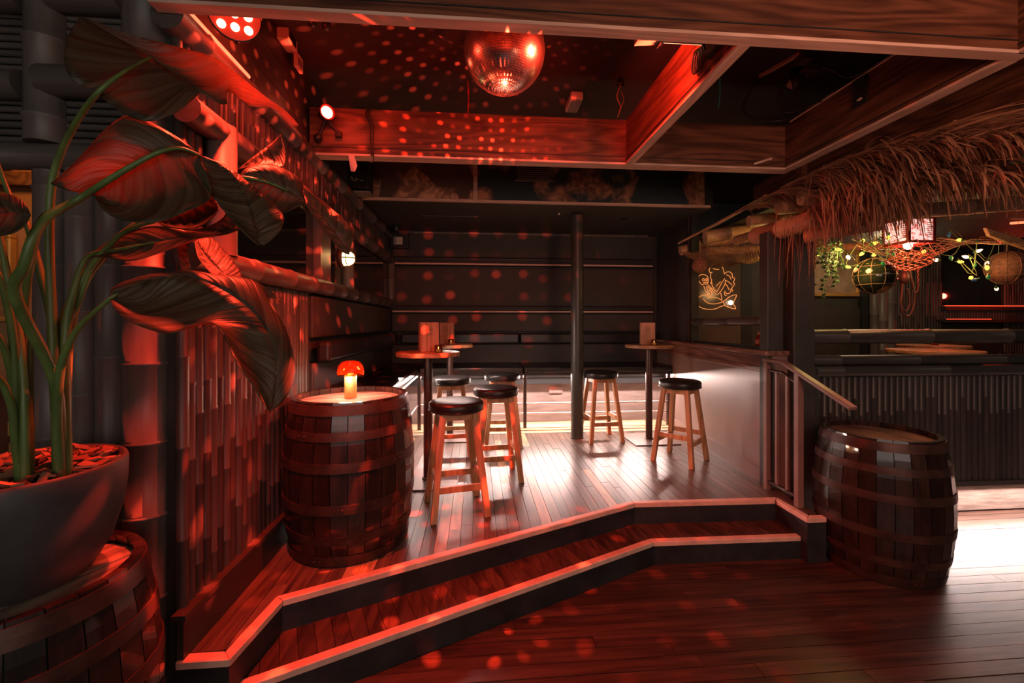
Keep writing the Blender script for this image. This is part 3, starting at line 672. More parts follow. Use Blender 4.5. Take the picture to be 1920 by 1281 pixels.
LEAVES=[
 ([([(-1.129,1.319,2.48),(-1.064,1.354,2.449),(-0.973,1.366,2.398),(-0.891,1.349,2.341),(-0.805,1.322,2.278)],[(-1.129,1.319,2.48),(-1.095,1.236,2.348),(-1.055,1.192,2.256),(-1.024,1.19,2.215),(-1.015,1.229,2.228),(-1.001,1.228,2.208),(-0.946,1.203,2.167),(-0.897,1.199,2.139),(-0.849,1.205,2.137),(-0.813,1.252,2.193),(-0.805,1.322,2.278)],-0.012),([(-1.129,1.319,2.48),(-1.017,1.36,2.459),(-0.926,1.402,2.458),(-0.841,1.445,2.455),(-0.784,1.491,2.424),(-0.725,1.546,2.386),(-0.668,1.581,2.351),(-0.643,1.609,2.319)],[(-1.129,1.319,2.48),(-1.064,1.354,2.449),(-0.973,1.366,2.398),(-0.905,1.37,2.353),(-0.844,1.385,2.311),(-0.795,1.431,2.294),(-0.814,1.473,2.368),(-0.775,1.54,2.348),(-0.706,1.564,2.354),(-0.668,1.601,2.306),(-0.643,1.609,2.319)],0.015)],[(-1.212,1.361,1.187),(-1.237,1.368,1.359),(-1.249,1.369,1.611),(-1.247,1.359,1.845),(-1.229,1.347,2.006),(-1.179,1.323,2.099),(-1.083,1.265,2.169),(-0.991,1.212,2.212),(-0.959,1.254,2.292),(-0.954,1.339,2.383)]),
 ([([(-1.042,1.211,1.926),(-0.967,1.205,1.974),(-0.905,1.21,2.02),(-0.849,1.225,2.063),(-0.813,1.252,2.085),(-0.789,1.29,2.08)],[(-1.042,1.211,1.926),(-1.021,1.189,1.951),(-1.043,1.171,1.959),(-1.07,1.163,1.944),(-1.032,1.19,2.013),(-0.982,1.216,2.111),(-0.951,1.244,2.166),(-0.923,1.261,2.172),(-0.871,1.277,2.139),(-0.789,1.29,2.08)],0.03),([(-1.042,1.211,1.926),(-0.967,1.205,1.974),(-0.905,1.21,2.02),(-0.849,1.225,2.063),(-0.813,1.252,2.085),(-0.789,1.29,2.08)],[(-1.042,1.211,1.926),(-0.988,1.187,1.938),(-0.94,1.152,1.893),(-0.887,1.128,1.861),(-0.833,1.113,1.848),(-0.776,1.119,1.852),(-0.744,1.156,1.885),(-0.711,1.214,1.946),(-0.789,1.29,2.08)],0.03),([(-0.789,1.29,2.08),(-0.742,1.286,2.061),(-0.69,1.272,2.019),(-0.639,1.248,1.945),(-0.614,1.236,1.883),(-0.59,1.224,1.827)],[(-0.789,1.29,2.08),(-0.791,1.27,2.042),(-0.754,1.247,1.986),(-0.712,1.224,1.941),(-0.657,1.199,1.884),(-0.609,1.185,1.836),(-0.58,1.203,1.808),(-0.59,1.224,1.827)],0.015),([(-0.789,1.29,2.08),(-0.742,1.286,2.061),(-0.69,1.272,2.019),(-0.639,1.248,1.945),(-0.614,1.236,1.883),(-0.59,1.224,1.827)],[(-0.789,1.29,2.08),(-0.742,1.327,2.065),(-0.677,1.331,2.016),(-0.604,1.305,1.963),(-0.556,1.281,1.915),(-0.543,1.25,1.873),(-0.563,1.231,1.832),(-0.58,1.203,1.808),(-0.59,1.224,1.827)],0.015)],[(-1.206,1.345,1.195),(-1.179,1.303,1.431),(-1.129,1.148,1.662),(-1.077,1.114,1.736),(-1.052,1.112,1.813),(-1.044,1.141,1.868),(-1.024,1.19,1.92),(-0.95,1.183,1.967),(-0.889,1.188,2.012),(-0.835,1.204,2.055),(-0.802,1.236,2.078),(-0.779,1.274,2.076)]),
 ([([(-0.787,1.491,2.086),(-0.71,1.515,2.08),(-0.646,1.529,2.058),(-0.6,1.555,2.029)],[(-0.787,1.491,2.086),(-0.778,1.52,2.129),(-0.725,1.546,2.151),(-0.673,1.572,2.145),(-0.625,1.588,2.111),(-0.6,1.555,2.029)],0.02),([(-0.787,1.491,2.086),(-0.71,1.515,2.08),(-0.646,1.529,2.058),(-0.6,1.555,2.029)],[(-0.787,1.491,2.086),(-0.746,1.467,2.024),(-0.685,1.462,1.976),(-0.642,1.479,1.969),(-0.609,1.516,2.0),(-0.6,1.555,2.029)],0.02),([(-0.865,1.628,2.16),(-0.803,1.633,2.218),(-0.749,1.638,2.265),(-0.722,1.646,2.301)],[(-0.865,1.628,2.16),(-0.806,1.603,2.164),(-0.735,1.587,2.168),(-0.688,1.593,2.16),(-0.694,1.624,2.228),(-0.722,1.646,2.301)],0.01),([(-0.607,1.556,2.078),(-0.57,1.563,2.019),(-0.526,1.569,1.955),(-0.482,1.576,1.891),(-0.454,1.573,1.847)],[(-0.607,1.556,2.078),(-0.556,1.602,2.044),(-0.495,1.617,1.991),(-0.452,1.613,1.943),(-0.45,1.593,1.895),(-0.454,1.573,1.847)],0.012),([(-0.607,1.556,2.078),(-0.57,1.563,2.019),(-0.526,1.569,1.955),(-0.482,1.576,1.891),(-0.454,1.573,1.847)],[(-0.607,1.556,2.078),(-0.582,1.524,2.008),(-0.549,1.531,1.95),(-0.51,1.538,1.902),(-0.48,1.555,1.859),(-0.454,1.573,1.847)],0.012)],[(-1.239,1.378,1.186),(-1.265,1.41,1.546),(-1.222,1.427,1.711),(-1.107,1.437,1.88),(-0.995,1.458,1.954),(-0.877,1.478,2.058),(-0.787,1.491,2.086),(-0.707,1.509,2.079),(-0.644,1.524,2.056)]),
 ([([(-0.973,1.386,1.91),(-0.912,1.381,1.933),(-0.862,1.387,1.962),(-0.816,1.393,1.996)],[(-0.973,1.386,1.91),(-0.891,1.339,1.882),(-0.83,1.324,1.877),(-0.793,1.331,1.898),(-0.776,1.36,1.947),(-0.816,1.393,1.996)],0.015),([(-0.896,1.41,1.891),(-0.84,1.415,1.905),(-0.801,1.432,1.943),(-0.799,1.442,1.989)],[(-0.896,1.41,1.891),(-0.825,1.404,1.884),(-0.779,1.42,1.892),(-0.744,1.437,1.907),(-0.779,1.45,1.948),(-0.799,1.442,1.989)],0.012)],[(-1.213,1.366,1.189),(-1.236,1.388,1.451),(-1.229,1.397,1.611),(-1.179,1.403,1.758),(-1.09,1.396,1.863),(-1.025,1.39,1.897),(-0.973,1.386,1.91)]),
 ([([(-1.18,1.403,1.803),(-1.082,1.395,1.826),(-0.984,1.397,1.849),(-0.908,1.411,1.868),(-0.829,1.424,1.889),(-0.74,1.427,1.904)],[(-1.18,1.403,1.803),(-1.148,1.431,1.853),(-1.09,1.436,1.886),(-1.014,1.44,1.909),(-0.928,1.443,1.894),(-0.841,1.445,1.9),(-0.74,1.427,1.904)],0.012),([(-1.18,1.403,1.803),(-1.082,1.395,1.826),(-0.984,1.397,1.849),(-0.908,1.411,1.868),(-0.829,1.424,1.889),(-0.74,1.427,1.904)],[(-1.18,1.403,1.803),(-1.104,1.367,1.798),(-1.025,1.34,1.783),(-0.962,1.335,1.794),(-0.906,1.35,1.824),(-0.847,1.375,1.86),(-0.784,1.4,1.876),(-0.74,1.427,1.904)],0.015)],[(-1.196,1.355,1.192),(-1.2,1.355,1.423),(-1.205,1.365,1.595),(-1.201,1.385,1.707),(-1.18,1.403,1.803),(-1.082,1.395,1.826),(-0.984,1.397,1.849)]),
 ([([(-0.962,1.546,1.897),(-0.917,1.512,1.848),(-0.86,1.477,1.796),(-0.788,1.431,1.748)],[(-0.962,1.546,1.897),(-0.939,1.594,1.908),(-0.888,1.58,1.864),(-0.827,1.534,1.814),(-0.769,1.479,1.748),(-0.788,1.431,1.741)],0.006),([(-0.962,1.546,1.897),(-0.917,1.512,1.848),(-0.86,1.477,1.796),(-0.788,1.431,1.748)],[(-0.962,1.546,1.897),(-0.932,1.503,1.857),(-0.896,1.46,1.812),(-0.842,1.425,1.764),(-0.8,1.402,1.738),(-0.788,1.431,1.741)],0.006),([(-0.936,1.493,1.884),(-0.95,1.495,1.841),(-0.943,1.494,1.792),(-0.915,1.492,1.753)],[(-0.936,1.493,1.884),(-0.982,1.497,1.863),(-0.978,1.497,1.815),(-0.964,1.496,1.753),(-0.915,1.492,1.753)],0.008)],[(-1.22,1.377,1.186),(-1.261,1.44,1.578),(-1.226,1.487,1.785),(-1.094,1.507,1.894),(-1.01,1.53,1.915),(-0.962,1.546,1.897)]),
 ([([(-0.994,1.247,1.674),(-0.937,1.253,1.705),(-0.872,1.257,1.728),(-0.819,1.273,1.737),(-0.743,1.276,1.709),(-0.668,1.27,1.664),(-0.602,1.255,1.603),(-0.556,1.231,1.522),(-0.542,1.209,1.443),(-0.552,1.2,1.361)],[(-0.994,1.247,1.674),(-0.946,1.203,1.638),(-0.88,1.168,1.604),(-0.81,1.142,1.583),(-0.757,1.127,1.574),(-0.73,1.135,1.592),(-0.69,1.142,1.604),(-0.653,1.149,1.593),(-0.609,1.135,1.508),(-0.574,1.142,1.449),(-0.553,1.16,1.395),(-0.552,1.2,1.361)],0.035),([(-0.994,1.247,1.674),(-0.937,1.253,1.705),(-0.872,1.257,1.728),(-0.819,1.273,1.737),(-0.743,1.276,1.709),(-0.668,1.27,1.664),(-0.602,1.255,1.603),(-0.556,1.231,1.522),(-0.542,1.209,1.443),(-0.552,1.2,1.361)],[(-0.994,1.247,1.674),(-1.004,1.268,1.699),(-0.962,1.295,1.726),(-0.853,1.326,1.745),(-0.734,1.366,1.74),(-0.666,1.36,1.728),(-0.611,1.336,1.659),(-0.554,1.311,1.567),(-0.521,1.278,1.472),(-0.516,1.237,1.417),(-0.525,1.208,1.385),(-0.552,1.2,1.361)],0.02),([(-0.666,1.36,1.728),(-0.633,1.368,1.702),(-0.602,1.375,1.671)],[(-0.666,1.36,1.728),(-0.669,1.33,1.698),(-0.632,1.347,1.682),(-0.602,1.375,1.671)],0.003)],[(-1.19,1.324,1.202),(-1.176,1.303,1.341),(-1.148,1.28,1.463),(-1.119,1.268,1.53),(-1.074,1.254,1.593),(-0.99,1.242,1.665),(-0.976,1.254,1.683)]),
 ([([(-1.2,1.104,1.849),(-1.137,1.099,1.856),(-1.075,1.094,1.861),(-1.041,1.091,1.856)],[(-1.2,1.104,1.849),(-1.184,1.133,1.903),(-1.126,1.128,1.913),(-1.077,1.114,1.889),(-1.041,1.091,1.856)],0.012),([(-1.2,1.104,1.849),(-1.137,1.099,1.856),(-1.075,1.094,1.861),(-1.041,1.091,1.856)],[(-1.2,1.104,1.849),(-1.115,1.067,1.802),(-1.061,1.062,1.802),(-1.035,1.07,1.823),(-1.041,1.091,1.856)],0.012)],[(-1.264,1.3,1.194),(-1.264,1.29,1.374),(-1.254,1.269,1.552),(-1.239,1.228,1.694),(-1.22,1.156,1.806),(-1.2,1.104,1.849)]),
 ([([(-0.779,1.37,1.584),(-0.75,1.367,1.53),(-0.709,1.364,1.465),(-0.685,1.362,1.425)],[(-0.779,1.37,1.584),(-0.75,1.398,1.558),(-0.719,1.405,1.531),(-0.699,1.383,1.48),(-0.685,1.362,1.425)],0.008)],None),
]
STEMS=[
 [(-1.232,1.277,1.193),(-1.234,1.277,1.376),(-1.257,1.289,1.551),(-1.291,1.292,1.728),(-1.313,1.294,1.846),(-1.342,1.297,2.009)],
 [(-1.272,1.311,1.183),(-1.275,1.311,1.461),(-1.268,1.31,1.611),(-1.236,1.288,1.728),(-1.162,1.241,1.866),(-1.117,1.218,1.89),(-1.073,1.194,1.898)],
 [(-1.289,1.322,1.184),(-1.29,1.312,1.311),(-1.277,1.291,1.433),(-1.267,1.27,1.494),(-1.257,1.239,1.558),(-1.246,1.158,1.662),(-1.224,1.106,1.771)],
 [(-1.27,1.301,1.188),(-1.258,1.279,1.274),(-1.245,1.258,1.366),(-1.24,1.238,1.419),(-1.235,1.217,1.454),(-1.223,1.136,1.545),(-1.224,1.086,1.658)],
 [(-1.251,1.309,1.191),(-1.273,1.331,1.397),(-1.282,1.342,1.562)],
 [(-1.235,1.368,1.183),(-1.254,1.38,1.548),(-1.304,1.394,1.755),(-1.344,1.397,1.899),(-1.392,1.401,1.979),(-1.44,1.405,2.107)],
 [(-1.245,1.389,1.176),(-1.258,1.4,1.353),(-1.252,1.409,1.546),(-1.203,1.405,1.676),(-1.168,1.402,1.774)],
]
# ================================================================ barrels
CACHE = {}
def barrel(label, loc, rz, RH, RB, H, headm='head_pale'):
    t = thing('wooden_barrel', label, 'barrel', loc, rz, 'old oak barrels')
    n = 26; m = 8
    def rad(z): return RB-(RB-RH)*((2*z/H-1)**2)
    key = (RH, RB, H)
    if key not in CACHE:
        b = MB(); a0, a1 = -PI/n+.006, PI/n-.006; vs = []
        for i in range(m+1):
            z = H*i/m; r = rad(z); ri = r-.028
            vs += [(r*math.cos(a0), r*math.sin(a0), z), (r*math.cos(a1), r*math.sin(a1), z), (ri*math.cos(a1), ri*math.sin(a1), z), (ri*math.cos(a0), ri*math.sin(a0), z)]
        fs = [(4*i+k, 4*i+(k+1)%4, 4*i+4+(k+1)%4, 4*i+4+k) for i in range(m) for k in range(4)]+[(3,2,1,0), (4*m,4*m+1,4*m+2,4*m+3)]
        CACHE[key] = b.add(vs, fs).mesh('stave', 'stave')
    for k in range(n): link('stave', CACHE[key], t, None, (0, 0, 2*PI*k/n+.07))
    core = MB().lathe([(rad(H*i/8)-.012, H*i/8) for i in range(9)], 26)
    core.obj('inner_shell', 'darker', t, False)
    rv = CACHE.setdefault('rivet', MB().ball((0, 0, 0), .007, 8, 4).mesh('rivet', 'hoop'))
    for z, w in ((.955, .055), (.80, .046), (.615, .050), (.365, .050), (.175, .046), (.04, .055)):
        zc = z*H; P = [(rad(min(H, max(0, zc+dz)))+e, zc+dz) for dz, e in ((-w/2, -.002), (-w/2, .0032), (0, .0034), (w/2, .0032), (w/2, -.002))]
        MB().lathe(P, 52, split=True).obj('hoop', 'hoop', t, False)
        a = random.random()*6; r = rad(zc)+.006
        for q in (0, .1): link('rivet', rv, t, ((r-.003)*math.cos(a+q), (r-.003)*math.sin(a+q), zc))
    # head of six boards
    R = RH-.024; zh = H-.035; w = 2*R/6
    for k in range(6):
        xa, xb = -R+k*w+.0015, -R+(k+1)*w-.0015; top = []; bot = []
        for i in range(6):
            xx = xa+(xb-xa)*i/5; yy = math.sqrt(max(0, R*R-xx*xx)); top.append((xx, yy)); bot.append((xx, -yy))
        MB().prism([(q[1], q[0]) for q in top+bot[::-1]][::-1], zh-.02, zh+random.uniform(-.001, .001)).obj('head_board', headm, t, False)
    return t
barrel('oak barrel on the stage with a small glowing lamp standing on it', (-.757, 2.665, .30), .4, .328, .372, .875)
barrel('oak barrel under the potted banana plant at the bottom left', (-1.353, 1.386, 0), 1.1, .283, .335, .85)
barrel('glossy oak barrel on the lower floor beside the stair handrail', (2.70, 2.655, 0), 2.0, .315, .368, .885, 'head')

# ================================================================ table lamp on the barrel
t = thing('table_lamp', 'small mushroom table lamp with amber glass shade on the stage barrel', 'lamp', (-.775, 2.715, 1.1405))
MB().lathe([(0, 0), (.033, 0), (.036, .006), (.036, .140), (.030, .146), (0, .146)], 24).obj('lamp_stem', 'lampstem', t, False)
MB().lathe([(.074, .140), (.079, .146), (.079, .170), (.072, .200), (.052, .222), (.024, .230), (0, .231)], 32).obj('lamp_shade', 'shade', t, False)
MB().lathe([(.018, .146), (.018, .152), (0, .153)], 12).obj('bulb', 'warmglass', t, False)
MB().lathe([(0, .0), (.006, .0), (.006, .002), (0, .002)], 10).obj('touch_switch', 'hoop', t, False).location = (0, -.037, .035)

# ================================================================ bar stools
def make_stool(label, loc, rz):
    t = thing('bar_stool', label, 'stool', loc, rz, 'wooden bar stools on the stage')
    MB().lathe([(0, .690), (.170, .690), (.186, .696), (.190, .712), (.190, .742), (.184, .756), (.165, .763), (.08, .765), (0, .765)], 36).obj('seat', 'vinyl', t, False)
    MB().lathe([(.1895, .700), (.1935, .703), (.1895, .706)], 36).lathe([(.1885, .742), (.192, .745), (.1875, .748)], 36).obj('seat_piping', 'vinyl', t, False)
    q = MB()
    for a in range(4):
        s_, c_ = math.sin(a*PI/2), math.cos(a*PI/2)
        P = [(-.115, -.121), (.115, -.121), (.115, -.101), (-.115, -.101)]
        q.prism([(x*c_-y*s_, x*s_+y*c_) for x, y in P], .645, .69)
    q.obj('apron', 'stool', t, False)
    for sx in (-1, 1):
        for sy in (-1, 1):
            w = .021; T, Bm = .108, .182
            top = [(sx*T+a*w, sy*T+b*w, .69) for a, b in ((-1,-1),(1,-1),(1,1),(-1,1))]
            bot = [(sx*Bm+a*w, sy*Bm+b*w, 0) for a, b in ((-1,-1),(1,-1),(1,1),(-1,1))]
            bevel(MB().hexa(bot, top).obj('leg', 'stool', t, False), .003, 1)
    for k, z in enumerate((.20, .255, .20, .255)):
        e = .182-(z/.69)*(.182-.108)
        P = [((-e, -e), (e, -e)), ((e, -e), (e, e)), ((e, e), (-e, e)), ((-e, e), (-e, -e))][k]
        MB().beam((*P[0], z), (*P[1], z), .02, .042).obj('stretcher', 'stool', t, False)
    return t
st = make_stool('bar stool nearest the stage barrel, in front of the tall table post', (-.14, 3.02, .30), .22)
for loc, rz, lb in (((.165, 3.63, .30), .12, 'bar stool close behind and right of the nearest one'),
                    ((-.25, 4.36, .30), .05, 'bar stool half hidden behind the nearest stool, by the second tall table'),
                    ((.28, 4.60, .30), .0, 'bar stool furthest back on the left, in front of the bench'),
                    ((1.40, 4.72, .30), .10, 'bar stool standing right beside the round iron column'),
                    ((1.935, 3.92, .30), .72, 'bar stool in front of the right-hand table, turned cornerwise')):
    dup(st, loc, rz, lb)

# ================================================================ tall tables
def make_table(label, loc, r):
    t = thing('tall_table', label, 'table', loc, 0, 'tall round tables on the stage')
    bevel(MB().lathe([(0, 1.03), (r, 1.03), (r, 1.066), (0, 1.066)], 44, smooth=False).obj('table_top', 'tabletop', t, False), .006)
    MB().lathe([(.038, .012), (.038, 1.02)], 20).obj('post', 'darksteel', t, False)
    MB().lathe([(.05, .012), (.05, .02), (.038, .024)], 20).obj('post_collar', 'darksteel', t, False)
    bevel(MB().box((-.25, -.25, 0), (.25, .25, .012)).obj('foot_plate', 'plate', t, False), .004)
    MB().box((-.12, -.12, 1.018), (.12, .12, 1.031)).obj('top_plate', 'darksteel', t, False)
    return t
tb = make_table('tall table nearest the barrel, red-lit round top', (-.40, 3.60, .30), .262)
dup(tb, (-.30, 4.93, .30), 0, 'tall table behind the nearest one, against the bench')
dup(tb, (1.93, 4.64, .30), .02, 'tall table on the right between two stools')
# menus: bound boards standing on the tables
def make_menu(label, loc, rz):
    t = thing('menu', label, 'menu', loc, rz, 'wooden menus standing on the tall tables')
    bevel(MB().box((-.075, -.006, 0), (.075, .0, .245)).obj('front_cover', 'menu', t, False), .002, 1)
    bevel(MB().box((-.075, .055, 0), (.075, .061, .245)).obj('back_cover', 'menu', t, False), .002, 1)
    MB().box((-.081, -.006, 0), (-.0752, .061, .245)).obj('spine', 'menu', t, False)
    MB().box((-.072, .0005, .004), (.070, .0545, .238)).obj('pages', 'wax0', t, False)
    b = MB()
    for z in (.03, .085, .16, .215): b.ball((-.066, -.006, z), .0035, 6, 4)
    b.obj('rivet', 'iron', t, False)
    b = MB()
    for k, (w, z) in enumerate(((.05, .195), (.07, .183), (.06, .171), (.065, .15), (.045, .138))): b.box((-.01-w/2, -.0075, z), (-.01+w/2, -.006, z+.003))
    b.obj('engraving', 'iron', t, False)
    return t
X['wax0'] = mat('menu paper', (.45, .30, .2), .7, var=.05)
mn = make_menu('wooden menu on the tall table nearest the barrel, spine turned out', (-.385, 3.61, 1.3665), .38)
dup(mn, (-.335, 4.93, 1.3665), -.10, 'wooden menu on the tall table behind the nearest one')
dup(mn, (1.93, 4.66, 1.3665), -.16, 'wooden menu on the right-hand tall table')
def make_tealight(label, loc):
    t = thing('tealight', label, 'candle', loc, 0, 'tealights in glass cups on the tall tables')
    MB().lathe([(0, 0), (.026, 0), (.030, .004), (.033, .062), (.030, .062), (.027, .008), (0, .006)], 20).obj('glass_cup', 'cup', t, False)
    MB().lathe([(0, .007), (.019, .007), (.019, .024), (0, .024)], 14).obj('wax', 'wax', t, False)
    MB().lathe([(0, .026), (.004, .032), (.003, .042), (0, .052)], 8).obj('flame', 'flame', t, False)
    return t
tl = make_tealight('glass tealight in front of the menu on the nearest tall table', (-.305, 3.49, 1.3665))
dup(tl, (-.28, 4.80, 1.3665), 0, 'glass tealight on the tall table behind the nearest one')
dup(tl, (1.93, 4.50, 1.3665), 0, 'glass tealight in front of the menu on the right-hand tall table')

# ================================================================ bench
def bench(name, label, legs):
    return thing(name, label, 'bench', legs)
t = thing('bench', 'long black upholstered bench under the back wall with a steel foot rail', 'bench', (.8, 5.5, .30))
for xa, xb in ((-.70, .585), (.595, 2.50)):
    bevel(MB().box((xa, 5.26, .985), (xb, 5.86, 1.062)).obj('seat_cushion', 'vinyl', t), .022, 3)
for xa, xb in ((-1.0, .585), (.595, 2.52)):
    bevel(MB().box((xa, 5.735, 1.325), (xb, 5.86, 1.475)).obj('back_cushion', 'vinyl', t), .028, 3)
MB().box((-.70, 5.27, .955), (2.50, 5.86, .985)).obj('seat_frame', 'black', t)
for x in (-.695, .605, 2.46):
    bevel(MB().box((x-.02, 5.28, .30), (x+.02, 5.32, .957)).obj('leg', 'darksteel', t), .003, 1)
for z, yy in ((.60, 5.30), (.47, 5.33)): MB().tube([(-.70, yy, z), (2.47, yy, z)], .011, 8).obj('foot_rail', 'steel', t)
X['board'] = mat('grey ply board', (.21, .165, .155), .5, var=.25, scale=3, stretch=(1, 1, 6))
MB().box((-1.0, 5.60, .30), (2.53, 5.63, .955)).obj('back_board', 'board', t)
MB().box((-1.0, 5.53, .81), (2.53, 5.60, .885)).obj('cleat', 'black', t)
MB().box((-.68, 5.47, .943), (2.45, 5.49, .954)).obj('led_strip', 'whiteled', t)
MB().box((.96, 5.585, .68), (1.14, 5.60, .76)).obj('socket_plate', 'board', t)
t = thing('bench', 'black upholstered bench along the left wall behind the stage barrel', 'bench', (-.9, 4.2, .30))
bevel(MB().box((-1.12, 3.06, .985), (-.705, 5.86, 1.062)).obj('seat_cushion', 'vinyl', t), .022, 3)
bevel(MB().box((-1.13, 3.12, 1.325), (-1.03, 5.72, 1.475)).obj('back_cushion', 'vinyl', t), .028, 3)
MB().box((-.712, 3.06, .962), (-.698, 5.28, .988)).obj('edge_trim', 'steel', t)
MB().box((-1.12, 3.06, .955), (-.712, 5.86, .985)).obj('seat_frame', 'black', t)
MB().box((-1.10, 3.08, .30), (-1.08, 5.6, .955)).obj('back_board', 'board', t)
for yy in (3.10, 4.1): bevel(MB().box((-.735, yy-.02, .30), (-.695, yy+.02, .962)).obj('leg', 'steel', t), .003, 1)
MB().tube([(-.715, 3.10, .60), (-.715, 5.3, .60)], .011, 8).obj('foot_rail', 'steel', t)
MB().box((-.93, 3.1, .943), (-.91, 5.2, .954)).obj('led_strip', 'whiteled', t)

# ================================================================ column
t = thing('iron_column', 'round dark green column standing on the stage floor', 'column', (1.145, 4.78, .30))
MB().lathe([(.071, .012), (.071, 2.53)], 28).obj('shaft', 'column', t, False)
MB().lathe([(0, .0), (.073, 0), (.073, .014), (.071, .016)], 28).obj('base_ring', 'column', t, False)

# ================================================================ stair handrail
X['balus'] = mat('brown painted baluster', (.20, .12, .10), .42, var=.15)
t = thing('stair_handrail', 'slim timber and steel handrail at the right end of the stage steps', 'handrail', (2.27, 2.95, .30))
bevel(MB().hexa([(2.25, 3.20, 1.300), (2.30, 3.20, 1.300), (2.30, 2.985, 1.300), (2.25, 2.985, 1.300)], [(2.25, 3.20, 1.325), (2.30, 3.20, 1.325), (2.30, 2.985, 1.325), (2.25, 2.985, 1.325)]).obj('level_rail', 'balus', t), .004, 1)
bevel(MB().beam((2.275, 2.992, 1.312), (2.275, 2.40, 1.085), .05, .026).obj('sloping_rail', 'balus', t), .004, 1)
MB().tube([(2.275, 3.18, 1.235), (2.275, 3.0, 1.235), (2.275, 2.84, 1.17)], .011, 8).obj('lower_rail', 'darksteel', t)
MB().beam((2.275, 3.18, .37), (2.275, 2.84, .37), .02, .02).obj('bottom_rail', 'darksteel', t)
for yy, h, w in ((3.17, 1.30, .04), (2.84, 1.245, .044)): bevel(MB().box((2.275-w/2, yy-w/2, .30), (2.275+w/2, yy+w/2, h)).obj('post', 'balus', t), .003, 1)
for yy in (3.06, 2.95): MB().box((2.265, yy-.01, .37), (2.285, yy+.01, 1.235 if yy > 3 else 1.215)).obj('baluster', 'balus', t)

# ================================================================ mirror ball
BC = Vector((.145, 2.2, 3.008)); BR = .208
t = thing('mirror_ball', 'large mirror ball hanging from the ceiling behind the front beam', 'mirror ball', tuple(BC))
MB().ball((0,0,0), BR-.004, 40, 28).obj('ball_core', 'darker', t, False)
b = MB(); rows = 60
for i in range(rows):
    th = PI*(i+.5)/rows; n = max(3, round(2*PI*math.sin(th)/(PI/rows)))
    for k in range(n):
        ph = 2*PI*(k+.5)/n; h = PI/rows*.46; e = PI/n*.92
        q = [Vector((math.sin(th+a*h)*math.cos(ph+c_*e), math.sin(th+a*h)*math.sin(ph+c_*e), math.cos(th+a*h)))*BR for a, c_ in ((1,-1),(1,1),(-1,1),(-1,-1))]
        nn = Vector((math.sin(th)*math.cos(ph), math.sin(th)*math.sin(ph), math.cos(th)))
        ax = Vector((random.gauss(0,1), random.gauss(0,1), random.gauss(0,1))).normalized(); cc = nn*BR
        R = Matrix.Rotation(random.gauss(0, .018), 3, ax)
        b.add([cc+R@(p-cc) for p in q], [(0,1,2,3)])
stuff(b.obj('mirror_tile', 'tile', t, False))
MB().lathe([(.03, BR-.005), (.03, BR+.03), (.008, BR+.035)], 16).obj('cap', 'steel', t, False)
MB().tube([(0,0,BR+.03), (0,0,.332)], .006, 8).obj('hanger', 'steel', t, False)

# ================================================================ stage lights
def aim(o, d): o.rotation_euler = Vector(d).to_track_quat('Z', 'Y').to_euler(); return o
t = thing('par_light', 'round red stage light with rows of bright lenses at the top left', 'stage light', (-.985, 1.83, 2.865)); aim(t, (.30, -.72, -.62))
MB().lathe([(0, -.10), (.06, -.10), (.085, -.06), (.100, 0), (.094, .004), (.094, -.02)], 32).obj('housing', 'black', t, False)
MB().lathe([(0, -.012), (.094, -.012)], 32).obj('lens_plate', mat('red lens plate', (.30, .03, .02), .3, emis=(1, .04, .015), strength=.5), t, False)
ln = MB().lathe([(.0165, -.012), (.0165, -.006), (.012, -.001), (0, .002)], 14).mesh('lens', 'redled')
for j in range(-1, 2):
    for k in range(-1, 2): link('lens', ln, t, (.048*j, .048*k, 0))
MB().tube([(0, .104, -.03), (0, .108, -.12), (0, 0, -.15), (0, -.108, -.12), (0, -.104, -.03)], .008, 6).obj('yoke', 'black', t, False)
t = thing('spot_light', 'small round red spotlight fixed at the left end of the middle beam', 'spotlight', (-1.0, 2.96, 3.02)); aim(t, (.62, -.75, -.12))
MB().lathe([(0, -.09), (.028, -.09), (.034, -.05), (.046, 0), (.046, .008), (.040, .008), (.039, 0)], 28).obj('housing', 'black', t, False)
MB().lathe([(0, .004), (.038, .0)], 28).obj('lens', 'spotled', t, False)
MB().lathe([(.040, .008), (.050, .012), (.050, .002)], 28).obj('rim', 'redpaint', t, False)
t2 = MB().tube([(-1.02, 3.0, 3.0), (-1.06, 3.03, 2.93), (-1.09, 3.03, 2.86)], .010, 8).tube([(-1.02, 3.0, 3.0), (-.98, 3.05, 2.95), (-.94, 3.052, 2.93)], .008, 8).ball((-1.08, 3.02, 2.87), .03, 10, 8).box((-.97, 3.03, 2.89), (-.93, 3.06, 2.93))
tag(t2.obj('lamp_bracket', 'black'), 'black clamp and cable below the small red spotlight', 'bracket')
t = thing('red_led_tube', 'bright red led tube running on top of the upper left bamboo rail', 'light tube', (-1.10, 2.0, 2.83))
MB().tube([(-1.128, 1.74, 2.825), (-1.128, 2.22, 2.825)], .011, 10).obj('tube', 'redtube', t)
MB().tube([(-1.128, 1.72, 2.825), (-1.128, 1.74, 2.825)], .013, 10).tube([(-1.128, 2.22, 2.825), (-1.128, 2.25, 2.825)], .013, 10).obj('end_cap', 'black', t)
t = thing('led_batten', 'black led light bar hanging behind the front beam by the red-lit beam', 'stage light', (.95, 1.87, 2.86))
bevel(MB().box((.86, 1.86, 2.925), (1.09, 1.95, 2.985)).obj('housing', 'black', t), .005)
MB().box((.85, 1.845, 2.905), (.868, 1.96, 3.0)).obj('bracket', 'black', t)
MB().hexa([(.74, 1.86, 2.905), (.85, 1.86, 2.915), (.85, 1.95, 2.915), (.74, 1.95, 2.905)], [(.74, 1.86, 2.95), (.85, 1.86, 2.98), (.85, 1.95, 2.98), (.74, 1.95, 2.95)]).obj('barn_door', 'grey', t)
